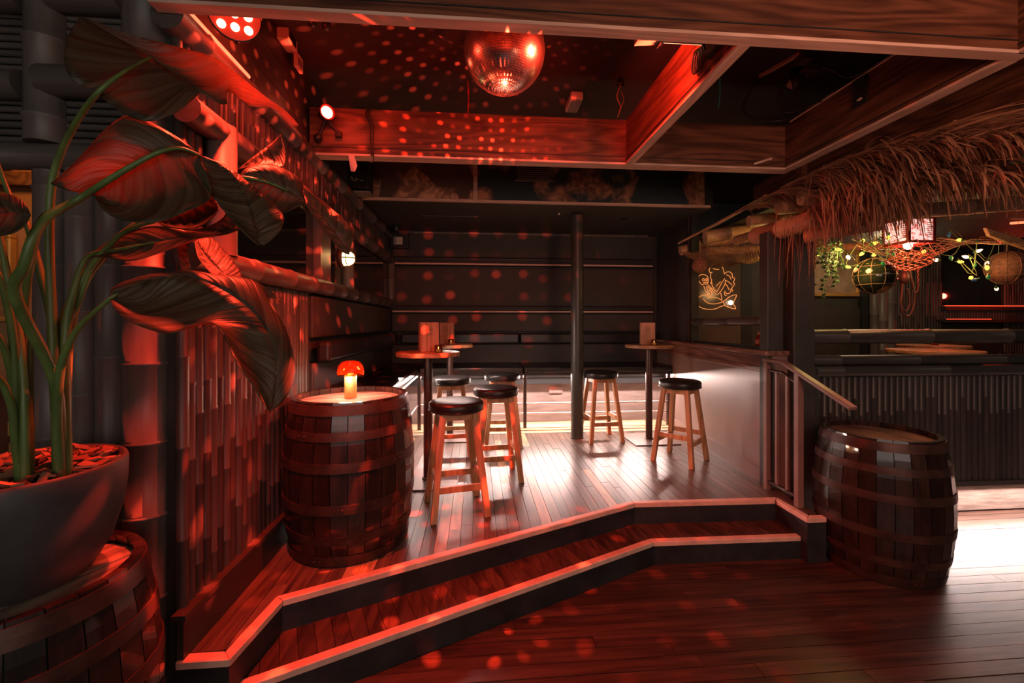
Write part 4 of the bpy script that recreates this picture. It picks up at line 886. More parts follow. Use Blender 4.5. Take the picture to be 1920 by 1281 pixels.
MB().box((.88, 1.951, 2.93), (1.08, 1.955, 2.98)).obj('lens_strip', 'redled', t)
MB().tube([(.97, 1.905, 2.985), (.97, 1.905, 3.338)], .01, 8).obj('hanger', 'black', t)
text('lettering', 'LEDJ', .034, 'white', t, (.905-.95, 1.858-1.87, 2.935-2.86), (PI/2, 0, 0))

# ================================================================ wall lamp (caged bulkhead)
t = thing('wall_lamp', 'warm caged bulkhead lamp on the left wall behind the leaves', 'wall lamp', (-1.09, 3.57, 2.13)); t.rotation_euler = (0, PI/2, 0)
MB().lathe([(0, -.02), (.075, -.02), (.078, .01), (.06, .02)], 24).obj('back_plate', 'iron', t, False)
MB().lathe([(.058, .018), (.058, .05), (.045, .085), (.02, .10), (0, .103)], 20).obj('glass', 'warmglass', t, False)
MB().tube([(-.066, 0, .018), (-.062, 0, .07), (-.03, 0, .108), (.03, 0, .108), (.062, 0, .07), (.066, 0, .018)], .005, 6).tube([(0, -.066, .018), (0, -.062, .07), (0, -.03, .11), (0, .03, .11), (0, .062, .07), (0, .066, .018)], .005, 6).lathe([(.060, .045), (.066, .048), (.060, .052)], 24).obj('cage', 'iron', t, False)

# ================================================================ plant
t = thing('potted_banana_plant', 'big banana-leaved plant in a charcoal bowl pot on the left barrel', 'plant', (-1.353, 1.386, .85))
PC = (-1.353, 1.386, 0)
MB().lathe([(0, .825), (.125, .825), (.16, .84), (.205, .92), (.232, 1.02), (.242, 1.10), (.243, 1.165), (.238, 1.176), (.228, 1.174), (.222, 1.14), (.2, 1.13)], 48, PC).obj('pot', 'potm', t)
MB().lathe([(0, 1.15), (.12, 1.148), (.224, 1.138)], 32, PC).obj('soil', 'soil', t)
for i in range(120):
    a, rr = random.random()*2*PI, .215*math.sqrt(random.random()); L_, w_ = random.uniform(.018, .042), random.uniform(.008, .016)
    c = MB().prism([(-L_, -w_), (L_*.7, -w_*1.1), (L_, w_*.4), (-L_*.6, w_)], -.003, .004).mesh('bark_chip', 'chip')
    o = link('bark_chip', c, t, (rr*math.cos(a), rr*math.sin(a), 1.166-.85+.008*random.random()), (random.gauss(0, .35), random.gauss(0, .35), random.random()*6))
def leaf_patch(b, A, B, bulge, n=26, m=8):
    A, B = resample(smooth_pts(A), n), resample(smooth_pts(B), n); vs = []; uv = []
    for i in range(n):
        for j in range(m+1):
            f = j/m; p = A[i].lerp(B[i], f)
            ax = (A[min(i+1,n-1)]-A[max(i-1,0)]).cross(B[i]-A[i]); ax = ax.normalized() if ax.length > 1e-9 else Vector((0,0,0))
            w = (B[i]-A[i]).length
            vs.append(p+ax*(bulge*math.sin(PI*f)*min(1, w/.12)+.0022*math.sin(i*1.9+2.2*f)*math.sin(PI*min(1, f*1.3)))); uv.append((i/n+f*.25, f))
    fs = [(i*(m+1)+j, i*(m+1)+j+1, (i+1)*(m+1)+j+1, (i+1)*(m+1)+j) for i in range(n-1) for j in range(m)]
    b.add(vs, fs, True, 0, uv)
for patches, stem in LEAVES:
    b = MB()
    for A, B, bl in patches: leaf_patch(b, A, B, bl)
    o = b.obj('leaf', 'leaf', t); sm = o.modifiers.new('thickness', 'SOLIDIFY'); sm.thickness = .0016; sm.offset = 0
    if stem:
        P = smooth_pts([(stem[0][0], stem[0][1], stem[0][2]-.04)]+stem, 5); n = len(P)
        MB().tube(P, [.0125*(1-i/n)**.75+.0022 for i in range(n)], 9).obj('stalk', 'leafstem', t)
for s_ in STEMS:
    P = smooth_pts([(s_[0][0], s_[0][1], s_[0][2]-.04)]+s_, 5); n = len(P)
    MB().tube(P, [.0125*(1-.55*i/n) for i in range(n)], 9).obj('stalk', 'leafstem', t)
# things in the alcove at the far left
t = thing('framed_picture', 'gilt-framed picture on the ochre alcove wall at the left edge', 'picture', (-2.60, 2.47, 1.80))
for a, b_ in (((-2.76, 2.45, 1.61), (-2.44, 2.49, 1.635)), ((-2.76, 2.45, 2.05), (-2.44, 2.49, 2.075)), ((-2.465, 2.45, 1.635), (-2.44, 2.49, 2.05)), ((-2.76, 2.45, 1.635), (-2.735, 2.49, 2.05))): bevel(MB().box(a, b_).obj('frame', 'gold', t), .005, 1)
MB().box((-2.735, 2.475, 1.635), (-2.465, 2.485, 2.05)).obj('print', mat('aged print', (.35, .20, .08), .6, var=.5, scale=14), t)
t = thing('wooden_sign', 'dark red wooden sign with gilt capital letters behind the plant', 'sign', (-1.95, 1.95, .95))
bevel(MB().box((-2.5, 1.942, .80), (-1.72, 1.965, 1.33)).obj('board', mat('dark red sign board', (.12, .035, .022), .45, var=.3), t), .004, 1)
text('lettering', 'E', .085, 'gold', t, (.006, -.010, .185), (PI/2, 0, 0))
text('lettering', 'N', .085, 'gold', t, (.010, -.010, .095), (PI/2, 0, 0))
# ================================================================ thatched canopy over the bar
t = thing('thatched_canopy', 'bamboo canopy with a shaggy palm-thatch fringe above the bar front', 'canopy', (2.45, 3.2, 2.33))
NAT = 'natural'
def pole(p, q, r, step=.5):
    p, q = Vector(p), Vector(q); o = MB().bamboo(p, q, r, step, 14).obj('bamboo_pole', NAT, t)
    d = (q-p).normalized()
    for e, s_ in ((p, -1), (q, 1)):
        a = d.orthogonal().normalized(); b_ = d.cross(a); n = 14; c = e+d*s_*.001
        ring = [c+(a*math.cos(2*PI*k/n)+b_*math.sin(2*PI*k/n))*r*.96 for k in range(n)]
        inn = [c+(a*math.cos(2*PI*k/n)+b_*math.sin(2*PI*k/n))*r*.70 for k in range(n)]
        deep = [v-d*s_*.05 for v in inn]
        m_ = MB().add(ring+inn, [(k, (k+1)%n, n+(k+1)%n, n+k) for k in range(n)], mi=0)
        m_.add(inn+deep+[c-d*s_*.05], [(k, (k+1)%n, n+(k+1)%n, n+k) for k in range(n)]+[(n+k, n+(k+1)%n, 2*n) for k in range(n)], mi=1)
        m_.obj('cut_end', ['cut', 'natural'], o)
    return o
def rafter(p, r, ln=1.0, dz=.22, dy=-.18): pole(p, (p[0]+ln, p[1]+dy*ln, p[2]+dz*ln), r)
rafter((2.40, 4.86, 2.46), .058, 1.0, .24); rafter((2.40, 4.31, 2.51), .070, 1.0, .16); rafter((2.41, 3.60, 2.505), .052, .9, .12)
rafter((2.40, 3.22, 2.525), .052, .6, .05); rafter((2.40, 2.98, 2.535), .055, .6, .05)
pole((2.38, 3.46, 2.345), (2.42, 2.84, 2.345), .072)
pole((2.40, 2.93, 2.235), (2.62, 2.55, 2.25), .045)
pole((2.62, 4.1, 2.44), (2.66, 1.9, 2.46), .046)
for yy in (2.5, 2.0, 1.6): pole((2.44, yy, 2.53), (3.4, yy, 2.60), .04)
NAT = 'ropebeam'; pole((3.05, 2.92, 2.42), (4.8, 2.92, 2.58), .055); NAT = 'natural'
pole((2.6, 4.6, 2.42), (4.9, 4.5, 2.5), .045)
MB().tube([(2.38, 4.86, 2.55), (2.36, 4.0, 2.585), (2.36, 3.3, 2.64)], [.012, .016, .018], 8).obj('stick', 'natural', t)
MB().box((2.62, 1.3, 2.63), (6.5, 5.2, 2.66)).obj('roof_board', 'darker', t)
def ribbon(b, P, w, side):
    n = len(P); vs = []
    for i, p in enumerate(P):
        k = w*(1-.75*(i/(n-1))**2)*.5; vs += [p-side*k, p+side*k]
    # blade with a folded midrib so that it has two faces
    b.add(vs, [(2*i, 2*i+1, 2*i+3, 2*i+2) for i in range(n-1)], True)
def strand(b, p, d, ln, droop, w):
    P = [Vector(p)]; v = Vector(d).normalized(); n = 7; st = ln/n
    for i in range(n):
        v = (v+Vector((random.gauss(0, .05), random.gauss(0, .05), -droop*(.25+i/n)))).normalized(); P.append(P[-1]+v*st)
    ribbon(b, P, w, Vector((random.uniform(-.5, .5), random.uniform(.2, 1), random.uniform(-.4, .4))).normalized())
b = MB()
def top_z(y): return 2.615-.27*max(0, 2.45-y)-.06*max(0, y-3.0)
for k in range(2200):
    yy = 1.25+1.72*random.random(); f = random.random()
    strand(b, (2.34+.44*f, yy, top_z(yy)+.05*f+.02*random.random()), (random.uniform(-.45, .12), random.uniform(-1.6, -.5), random.uniform(.0, .22)), random.uniform(.34, .62)*(1 if yy > 2.35 else .72), random.uniform(.20, .42), random.uniform(.008, .018))
for k in range(800):      # lower layers of the fringe
    yy = 2.3+.58*random.random(); f = random.random()
    strand(b, (2.34+.22*f, yy, top_z(yy)-.08-.14*random.random()), (random.uniform(-.4, .1), random.uniform(-1.1, -.1), random.uniform(-.4, .1)), random.uniform(.22, .42), random.uniform(.35, .6), random.uniform(.007, .015))
for k in range(650):
    yy = 1.45+.95*random.random(); f = random.random()
    strand(b, (2.36+.5*f, yy, top_z(yy)-.06-.10*random.random()), (random.uniform(-.3, .1), random.uniform(-1.1, -.1), random.uniform(-.3, .1)), random.uniform(.16, .30), random.uniform(.3, .6), random.uniform(.007, .014))
for k in range(420):      # thin end of the thatch, lying on the pole ends
    yy = 2.9+.62*random.random(); f = random.random()
    strand(b, (2.36+.4*f, yy, top_z(yy)+.04+.05*f), (random.uniform(-.25, .1), -1, random.uniform(-.1, .1)), random.uniform(.2, .42), random.uniform(.08, .25), random.uniform(.007, .014))
for k in range(800):      # long top layer lying along the edge
    yy = 1.6+2.1*random.random(); f = random.random()
    strand(b, (2.30+.34*f, yy, top_z(yy)+.02+.06*f), (random.uniform(-.12, .12), -1, random.uniform(-.04, .10)), random.uniform(.35, .75), random.uniform(.06, .18), random.uniform(.008, .017))
for k in range(45):       # loose ends hanging by the posts
    strand(b, (random.uniform(2.34, 2.46), random.uniform(2.75, 3.2), random.uniform(2.28, 2.5)), (random.uniform(-.2, .1), random.uniform(-.2, .1), -1), random.uniform(.2, .5), .4, .006)
stuff(b.obj('thatch', 'thatch', t))

# ---------------------------------------------------------------- fishing nets
def net(label, f, nu, nv, th=.0028, m='rope'):
    """diamond mesh over the surface f(u, v)"""
    b = MB(); idx = {}
    vs = []; es = []
    def vid(i, j):
        if (i, j) not in idx: idx[(i, j)] = len(vs); vs.append(f(i/nu, j/nv))
        return idx[(i, j)]
    for i in range(nu):
        for j in range(nv):
            if (i+j) % 2 == 0: es.append((vid(i, j), vid(i+1, j+1)))
            else: es.append((vid(i+1, j), vid(i, j+1)))
    for a, c in es: b.tube([vs[a], vs[c]], th, 3, False)
    o = b.obj('fishing_net', m); stuff(o); return tag(o, label, 'net')
random.seed(5)
def nf1(u, v):
    y_ = 4.75-1.40*u; sag = math.sin(PI*v)
    return Vector((2.36+.75*v, y_+.02*math.sin(9*v+7*u), 2.42-.02*u-.17*sag-.05*math.sin(PI*u)*(1-v)+.012*math.sin(21*u+13*v)))
net('brown fishing net slung under the bamboo poles above the neon sign', nf1, 74, 46)
def nf2(u, v):
    return Vector((3.5+1.9*u, 3.75-.35*v, 2.46-.05*math.sin(4*u)-.10*v-.20*math.sin(PI*v)*(.55+.45*math.sin(7*u+.5))+.02*math.sin(17*u)))
net('fishing net draped among the string lights right of the red lantern', nf2, 36, 16, .0032)
def nf3(u, v):
    a = 2*PI*u; r = .17*math.sin(PI*(.12+.80*v)); return Vector((3.96+r*math.cos(a), 3.6+r*math.sin(a), 2.25-.16*v))
net('net bag hanging right under the red lantern', nf3, 22, 10, .004)
def float_ball(label, c, r, m):
    t = thing('net_float', label, 'float', c)
    MB().ball((0,0,0), r, 20, 14).obj('ball', m, t, False)
    b = MB()
    for k in range(5):
        a = PI*k/5
        b.tube([(r*1.02*math.sin(q)*math.cos(a), r*1.02*math.sin(q)*math.sin(a), r*1.02*math.cos(q)) for q in [2*PI*i/20 for i in range(21)]], .0028, 5)
    for z in (-.5, 0, .5):
        rr = r*1.02*math.sqrt(1-z*z); b.tube([(rr*math.cos(q), rr*math.sin(q), z*r*1.02) for q in [2*PI*i/20 for i in range(21)]], .0028, 5)
    b.obj('rope_net', 'rope', t, False)
    MB().tube([(0,0,r), (.01,0,r+.10), (0,0,r+.2)], .005, 6).obj('hanger', 'rope', t, False)
    return t
X['wicker'] = mat('wicker', (.20, .09, .05), .7, var=.5, scale=30, bump=.5)
float_ball('round wicker float by the posts, half hidden behind them', (2.75, 3.72, 2.07), .10, 'wicker')
float_ball('small wicker float hanging at the far end of the net', (2.42, 4.45, 2.23), .075, 'wicker')
float_ball('large wicker float caught in the net at the right edge', (5.12, 3.72, 2.14), .155, 'wicker')
float_ball('dark glass fishing float hanging left of the hook', (3.70, 3.68, 2.045), .165, 'float')

# ---------------------------------------------------------------- red lantern
t = thing('red_lantern', 'square red lantern with glowing patterned panes under the thatch', 'lantern', (3.95, 3.6, 2.32), -.03)
w = .118; h = .235
for sx in (-1, 1):
    for sy in (-1, 1): MB().box((sx*w-.012, sy*w-.012, 0), (sx*w+.012, sy*w+.012, h)).obj('corner_bar', 'redpaint', t, False)
for k in range(4):
    a = k*PI/2; c_, s_ = math.cos(a), math.sin(a)
    q = MB().box((-w, -w-.002, .022), (w, -w+.002, h-.015)); q.v = [(x*c_-y*s_, x*s_+y*c_, z) for x, y, z in q.v]; q.obj('pane', 'paper', t, False)
    q = MB()
    for z in [.05+.018*i for i in range(8)]: q.box((w*.45, -w-.006, z), (w*.82, -w-.002, z+.006))
    q.box((-w, -w-.006, 0), (w, -w+.006, .024)).box((-w, -w-.006, h-.02), (w, -w+.006, h))
    q.v = [(x*c_-y*s_, x*s_+y*c_, z) for x, y, z in q.v]; q.obj('fretwork', 'redpaint', t, False)
MB().hexa([(-.15,-.15,h), (.15,-.15,h), (.15,.15,h), (-.15,.15,h)], [(-.03,-.03,h+.06), (.03,-.03,h+.06), (.03,.03,h+.06), (-.03,.03,h+.06)]).obj('cap', 'redpaint', t, False)
MB().ball((0,0,-.005), .035, 12, 8).obj('bulb', glow('lantern bulb', (1, .45, .35), 5), t, False)
MB().tube([(0,0,h+.05), (0,0,h+.12)], .006, 6).obj('hanger', 'iron', t, False)

# ---------------------------------------------------------------- string lights
BULBS = [((3.17,3.53,2.26),'y'),((3.54,3.64,2.36),'y'),((3.58,3.58,2.32),'y'),((3.57,3.66,2.26),'y'),((3.7,3.67,2.25),'y'),((3.62,3.47,2.38),'y'),((3.21,3.45,2.19),'w'),((3.47,3.74,2.14),'y'),((3.39,3.54,2.1),'o'),((3.64,3.53,2.13),'g'),((3.94,3.8,2.3),'g'),((3.81,3.61,2.25),'g'),((3.81,3.74,2.39),'g'),((4.52,3.62,2.38),'y'),((4.2,3.67,2.29),'y'),((4.14,3.5,2.17),'w'),((4.47,3.67,2.21),'g'),((4.64,3.75,2.2),'y'),((4.6,3.63,2.22),'w'),((4.78,3.71,2.29),'w'),((4.73,3.68,2.17),'g'),((4.58,3.47,2.12),'y'),((4.92,3.72,2.2),'w'),((4.67,3.66,2.04),'y'),((4.6,3.56,2.01),'b'),((4.58,3.46,2.03),'g'),((5.05,3.75,1.95),'w'),((4.68,3.62,2.37),'g'),((5.01,3.7,2.42),'r'),((4.56,3.76,2.48),'b'),((3.14,3.7,2.24),'y'),((3.67,3.77,2.49),'r')]
t = thing('string_lights', 'string of small coloured bulbs looped through the net under the canopy', 'string lights', (3.9, 3.6, 2.4))
CN = {'y': 'yellow lit bulb', 'w': 'white lit bulb', 'g': 'green unlit bulb', 'o': 'orange bulb', 'b': 'blue unlit bulb', 'r': 'red bulb'}
bm = {k: MB().lathe([(.009, 0), (.0155, -.013), (.0145, -.026), (.008, -.042), (0, -.05)], 10).mesh('bulb', 'bulb_'+k) for k in CN}
sm_ = MB().lathe([(.0, .022), (.009, .022), (.010, -.002), (0, -.002)], 8).mesh('socket', mat('green socket', (.02, .10, .03), .5))
for p, k in BULBS:
    o = link('bulb', bm[k], t, Vector(p)-Vector(t.location), (random.gauss(0, .9), random.gauss(0, .9), 0)); o['label'] = CN[k]
    link('socket', sm_, o)
P = [Vector(p) for p, k in sorted(BULBS, key=lambda q: q[0][0])]
MB().tube(smooth_pts([p+Vector((0, 0, .03)) for p in P], 4), .003, 5).obj('wire', mat('green wire', (.12, .16, .04), .5), t)

# ---------------------------------------------------------------- hanging ironwork, ivy, picture
t = thing('chain_hook', 'iron hook on a short chain hanging under the lantern', 'hook', (4.14, 3.68, 2.12))
for k in range(6):
    z = 2.12-k*.024; b = MB(); a = (k % 2)*PI/2
    b.tube([(4.14+.008*math.cos(q)*math.cos(a), 3.68+.008*math.cos(q)*math.sin(a), z+.017*math.sin(q)) for q in [2*PI*i/10 for i in range(11)]], .004, 5, False); b.obj('link', 'iron', t)
MB().tube(smooth_pts([(4.14, 3.68, 1.985), (4.142, 3.68, 1.945), (4.135, 3.68, 1.905), (4.115, 3.68, 1.888), (4.095, 3.68, 1.898), (4.092, 3.68, 1.915)], 5), [.009-.0002*i for i in range(26)], 8).obj('hook', 'iron', t)
t = thing('pulley_block', 'old wooden pulley with a loop of rope, hanging right of the glass float', 'pulley', (4.24, 3.9, 2.15))
MB().lathe([(0, -.07), (.03, -.06), (.042, 0), (.03, .06), (0, .07)], 16, (4.24, 3.9, 2.06)).obj('block', 'iron', t)
MB().tube(smooth_pts([(4.24, 3.9, 2.62), (4.22, 3.9, 2.0), (4.20, 3.9, 1.78), (4.25, 3.89, 1.67), (4.33, 3.9, 1.74), (4.35, 3.9, 1.9), (4.30, 3.9, 2.1), (4.26, 3.9, 2.3)], 5), .011, 6).tube(smooth_pts([(4.22, 3.92, 1.80), (4.27, 3.92, 1.72), (4.32, 3.92, 1.80), (4.30, 3.92, 1.95)], 5), .009, 6).obj('rope', 'iron', t)
t = thing('hanging_ivy', 'trailing green ivy in front of the gilt picture in the bar', 'plant', (3.25, 3.62, 2.36))
b = MB(); sb = MB(); random.seed(8)
for k in range(11):
    x, yy, z = 3.02+.42*random.random(), 3.6+.15*random.random(), 2.38; P = [(x, yy, z)]
    for i in range(random.randint(5, 12) if k != 5 else 13):
        x += random.gauss(0, .018); yy += random.gauss(0, .01); z -= .042; P.append((x, yy, z))
        for s_ in (0, 1, 2):
            a = random.random()*6; L_ = random.uniform(.022, .036); c = Vector((x, yy, z)); dx = Vector((math.cos(a), math.sin(a)*.6, random.uniform(-.7, .1))).normalized(); sd = dx.cross(Vector((0, 1, .3))).normalized()
            b.add([c, c+dx*L_*.4+sd*L_*.55, c+dx*L_*1.3, c+dx*L_*.4-sd*L_*.55, c+dx*L_*.5+Vector((0, -.006, 0))], [(0,1,4), (1,2,4), (2,3,4), (3,0,4)])
    sb.tube(P, .003, 5)
stuff(b.obj('foliage', 'ivy', t)); sb.obj('stem', 'leafstem', t)
t = thing('framed_picture', 'gilt-framed picture on the back wall of the bar behind the ivy', 'picture', (5.2, 5.86, 2.3))
x0, x1, z0, z1 = 4.75, 5.62, 2.0, 2.68
for a, c in (((x0, 5.82, z0), (x1, 5.87, z0+.05)), ((x0, 5.82, z1-.05), (x1, 5.87, z1)), ((x0, 5.82, z0+.05), (x0+.05, 5.87, z1-.05)), ((x1-.05, 5.82, z0+.05), (x1, 5.87, z1-.05))): bevel(MB().box(a, c).obj('frame', 'gold', t), .008, 1)
MB().box((x0+.05, 5.85, z0+.05), (x1-.05, 5.865, z1-.05)).obj('print', mat('dim landscape print', (.22, .15, .09), .5, col2=(.42, .30, .2), scale=5), t)

# ---------------------------------------------------------------- neon mermaid
t = thing('neon_sign', 'amber neon outline of a mermaid holding a skull on a smoked panel', 'sign', (3.42, 5.86, 2.0))
t.rotation_euler = (0, 0, 0)
bevel(MB().box((3.10, 5.845, 1.30), (3.80, 5.868, 2.66)).obj('smoked_panel', mat('smoked acrylic', (.13, .105, .08), .12, var=.1, spec=.6), t), .004, 1)
NE = [[(390,520),(300,520),(230,545),(190,600),(210,650),(270,690),(360,708),(450,700),(520,670),(575,655)],
 [(575,655),(620,675),(660,690),(722,698),(705,655),(690,640),(700,600),(735,520),(690,520),(630,545),(590,580),(560,605),(575,655)],
 [(290,570),(320,605),(370,630),(440,635),(510,622),(560,605)], [(340,550),(420,548),(480,560),(525,580)],
 [(535,605),(535,550),(520,490)], [(390,520),(405,480),(375,460)],
 [(350,385),(400,430),(440,450),(470,470),(500,420),(540,350),(575,300)], [(330,400),(400,450),(440,490),(475,512),(520,470),(570,390),(590,320)],
 [(295,400),(325,480),(350,500),(375,495),(400,470)], [(330,420),(350,465),(380,445)], [(400,350),(410,400),(430,430)], [(460,400),(490,370),(520,340)],
 [(255,365),(225,330),(220,290),(250,255),(300,250),(340,270),(355,310),(350,350),(340,375),(300,370),(275,385),(255,365)],
 [(290,300),(305,315),(300,332),(282,330),(275,315),(290,300)], [(330,300),(342,312),(338,328),(322,328),(320,312),(330,300)], [(290,355),(320,350),(345,352)],
 [(365,190),(375,160),(395,150),(410,120),(450,105),(510,112),(545,150),(560,190),(570,240)], [(365,190),(380,225),(410,215)], [(390,230),(385,280),(400,330),(385,370)],
 [(420,170),(470,180),(500,178)],
 [(570,240),(600,215),(640,210),(675,240),(680,285),(705,290),(705,320),(690,340),(708,370),(690,400),(670,430),(685,470)], [(600,250),(640,270),(660,310)], [(580,320),(620,340),(660,370),(670,390)], [(585,370),(610,400),(635,450)], [(660,430),(650,480),(620,500),(590,490),(575,460)], [(570,480),(575,515),(600,525)]]
for path in NE:
    P = [(3.11+(cx/7.115+1280-1306)*.00795, 5.835, 1.80+(580-(cy/7.115+480))*.0077) for cx, cy in path]
    MB().tube(smooth_pts(P, 4), .0044, 6).obj('neon_tube', 'neon', t)
MB().ball((3.62, 5.81, 1.90), .032, 12, 8).obj('bulb', glow('lamp reflection', (1, .72, .5), 6), t)  # glowing ball put in as a lamp's reflection in the panel

# ---------------------------------------------------------------- bottle on the ledge, tables in the bar
t = thing('sauce_bottle', 'small red bottle standing on the ledge under the bamboo rail', 'bottle', (2.455, 3.52, 1.41))
MB().lathe([(0, 0), (.026, 0), (.030, .004), (.030, .065), (.022, .08), (.012, .088), (.012, .10)], 20).obj('body', 'shade', t, False)
MB().lathe([(.0, .002), (.027, .004), (.027, .06), (0, .062)], 16).obj('contents', mat('red sauce', (.35, .03, .02), .4, emis=(1, .08, .03), strength=.06), t, False)
MB().lathe([(.014, .096), (.014, .118), (0, .119)], 14).obj('lid', 'gold', t, False)
MB().lathe([(.0304, .015), (.0304, .05)], 20).obj('label', mat('bottle label', (.35, .12, .06), .6, var=.6, scale=60), t, False)
for c, r, lb in (((4.25, 3.64, 0), .34, 'round bar table just behind the right-hand bamboo rail'), ((4.80, 4.12, .02), .29, 'second round bar table, red-lit, behind the first')):
    t = thing('bar_table', lb, 'table', c, 0, 'round tables inside the bar')
    bevel(MB().lathe([(0, 1.325), (r, 1.325), (r, 1.355), (0, 1.355)], 40, smooth=False).obj('table_top', 'tabletop', t, False), .004, 1)
    MB().lathe([(.035, .02), (.035, 1.325)], 16).obj('post', 'darksteel', t, False)
    MB().lathe([(0, 0), (.22, 0), (.22, .02), (0, .025)], 24).obj('foot_plate', 'darksteel', t, False)
t = thing('candle_holder', 'red glass candle holder on the far bar table', 'candle', (4.80, 4.10, 1.377))
MB().lathe([(0, 0), (.035, 0), (.04, .06), (.034, .06), (.03, .01), (0, .008)], 18).obj('glass_cup', 'shade', t, False)
MB().lathe([(0, .01), (.025, .01), (.025, .03), (0, .03)], 12).obj('wax', 'wax', t, False)
t = thing('wooden_paddle', 'old wooden paddle blade caught in the net at the right edge', 'paddle', (4.95, 3.62, 2.42))
bevel(MB().hexa([(4.74, 3.60, 2.50), (4.78, 3.60, 2.42), (5.35, 3.60, 2.24), (5.38, 3.60, 2.33)], [(4.74, 3.63, 2.50), (4.78, 3.63, 2.42), (5.35, 3.63, 2.24), (5.38, 3.63, 2.33)]).obj('blade', 'natural', t), .006, 1)
t = thing('red_led_tube', 'short red led bar under the canopy at the right edge', 'light tube', (5.45, 3.8, 2.6))
MB().tube([(5.28, 3.8, 2.595), (5.7, 3.8, 2.63)], .012, 8).obj('tube', 'redtube', t)

# ================================================================ ceiling clutter
def on(name, label, cat, m, *mbs):
    o = mbs[0].obj(name, m); return tag(o, label, cat)
t = thing('emergency_light', 'white emergency light box on the dark ceiling above the middle beam', 'light', (.77, 3.22, 3.28))
bevel(MB().box((.705, 3.14, 3.285), (.80, 3.36, 3.34)).obj('housing', 'white', t), .008); MB().box((.718, 3.155, 3.28), (.788, 3.345, 3.286)).obj('cover', 'grey', t)
t = thing('control_box', 'white control box with a hanging tag high on the left wall', 'box', (-1.10, 2.75, 3.2))
bevel(MB().box((-1.165, 2.60, 3.27), (-1.10, 2.74, 3.34)).obj('housing', 'white', t), .006)
MB().box((-1.097, 2.62, 3.285), (-1.10, 2.71, 3.33)).obj('socket', 'black', t)
MB().box((-1.12, 2.73, 3.19), (-1.10, 2.82, 3.275)).obj('tag', 'white', t); MB().box((-1.099, 2.745, 3.205), (-1.097, 2.805, 3.255)).obj('print', 'grey', t)
t = thing('spotlight', 'small black twin spotlight on the ceiling behind the front beam', 'spotlight', (-.86, 2.43, 3.3))
MB().lathe([(0, -.06), (.022, -.06), (.022, 0), (0, 0)], 12, (-.90, 2.43, 3.30)).lathe([(0, -.06), (.022, -.06), (.022, 0), (0, 0)], 12, (-.83, 2.45, 3.30)).obj('barrel', 'black', t); MB().box((-.93, 2.40, 3.30), (-.80, 2.48, 3.34)).obj('base', 'grey', t)
t = thing('sprinkler_head', 'sprinkler head with dangling wires on the ceiling left of the red-lit beam', 'sprinkler', (1.10, 2.95, 3.3))
MB().lathe([(.02, .04), (.02, 0), (.03, -.005), (0, -.01)], 12, (1.02, 2.95, 3.30)).obj('head', 'black', t)
MB().tube(smooth_pts([(1.02, 2.95, 3.29), (1.0, 2.97, 3.22), (1.03, 2.98, 3.15), (1.01, 2.99, 3.08)], 5), .004, 5).tube(smooth_pts([(1.02, 2.95, 3.25), (1.05, 2.97, 3.2), (1.02, 2.98, 3.12)], 5), .003, 5).obj('wire', 'rope', t)
tag(MB().tube(smooth_pts([(-.755, 3.05, 3.10), (-.765, 3.045, 3.05), (-.74, 3.045, 2.98), (-.735, 3.045, 2.88), (-.725, 3.045, 2.77)], 5), .0055, 6).tube(smooth_pts([(-.75, 3.05, 3.10), (-.74, 3.045, 3.04), (-.715, 3.045, 2.97), (-.718, 3.045, 2.85), (-.715, 3.045, 2.74), (-.735, 3.045, 2.725)], 5), .0045, 6).obj('cable', 'cable'), 'pair of black cables hanging down the face of the middle beam', 'cable')
tag(MB().tube(smooth_pts([(-.06, 3.04, 3.32), (-.055, 3.045, 3.2), (-.06, 3.045, 3.09)], 5), .006, 6).obj('cable', 'redpaint'), 'red flex dropping from the ceiling behind the mirror ball', 'cable')
b = MB()
for k in range(3): b.tube([(1.085-.006*k, 1.99+.035*math.cos(q)+.012*k, 2.885+.055*math.sin(q)) for q in [2*PI*i/16 for i in range(17)]], .005, 6)
b.tube(smooth_pts([(1.08, 1.96, 3.05), (1.075, 1.95, 2.95), (1.085, 1.93, 2.87), (1.08, 1.88, 2.86)], 5), .008, 6).box((1.065, 1.80, 2.84), (1.095, 1.92, 2.875))
tag(b.obj('cable_coil', 'cable'), 'coil of black cable tied up on the red-lit beam', 'cable')
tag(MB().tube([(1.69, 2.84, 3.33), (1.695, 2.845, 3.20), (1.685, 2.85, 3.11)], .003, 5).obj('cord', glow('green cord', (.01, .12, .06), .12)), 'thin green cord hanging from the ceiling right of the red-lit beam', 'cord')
b = MB().tube(smooth_pts([(2.0, 2.80, 3.32), (1.93, 2.86, 3.25), (1.97, 3.0, 3.17), (2.15, 3.03, 3.12), (2.30, 2.95, 3.115), (2.33, 2.6, 3.12)], 6), .010, 7).tube(smooth_pts([(2.18, 2.62, 3.32), (2.28, 2.55, 3.22), (2.33, 2.45, 3.13), (2.33, 2.1, 3.12)], 6), .008, 6).tube(smooth_pts([(2.12, 2.66, 3.30), (2.10, 2.80, 3.18), (2.22, 2.88, 3.11), (2.33, 2.7, 3.11)], 6), .008, 6)
tag(b.obj('cable', 'cable'), 'tangle of black cables hanging from the ceiling above the rightmost beam joint', 'cable')
tag(MB().tube([(2.335, 1.72, 3.108), (2.335, 3.0, 3.108)], .006, 6).obj('cable', 'nose'), 'thin pale cable lying along the top edge of the right-hand beam', 'cable')
t = thing('junction_box', 'half-open junction box with wires on the ceiling above the cable tangle', 'box', (2.12, 2.62, 3.3))
MB().box((2.05, 2.52, 3.27), (2.12, 2.60, 3.34)).box((2.12, 2.58, 3.24), (2.21, 2.68, 3.26)).obj('housing', 'iron', t); MB().lathe([(0, -.12), (.03, -.12), (.05, 0), (0, 0)], 12, (2.14, 2.68, 3.30)).obj('cap', 'black', t)
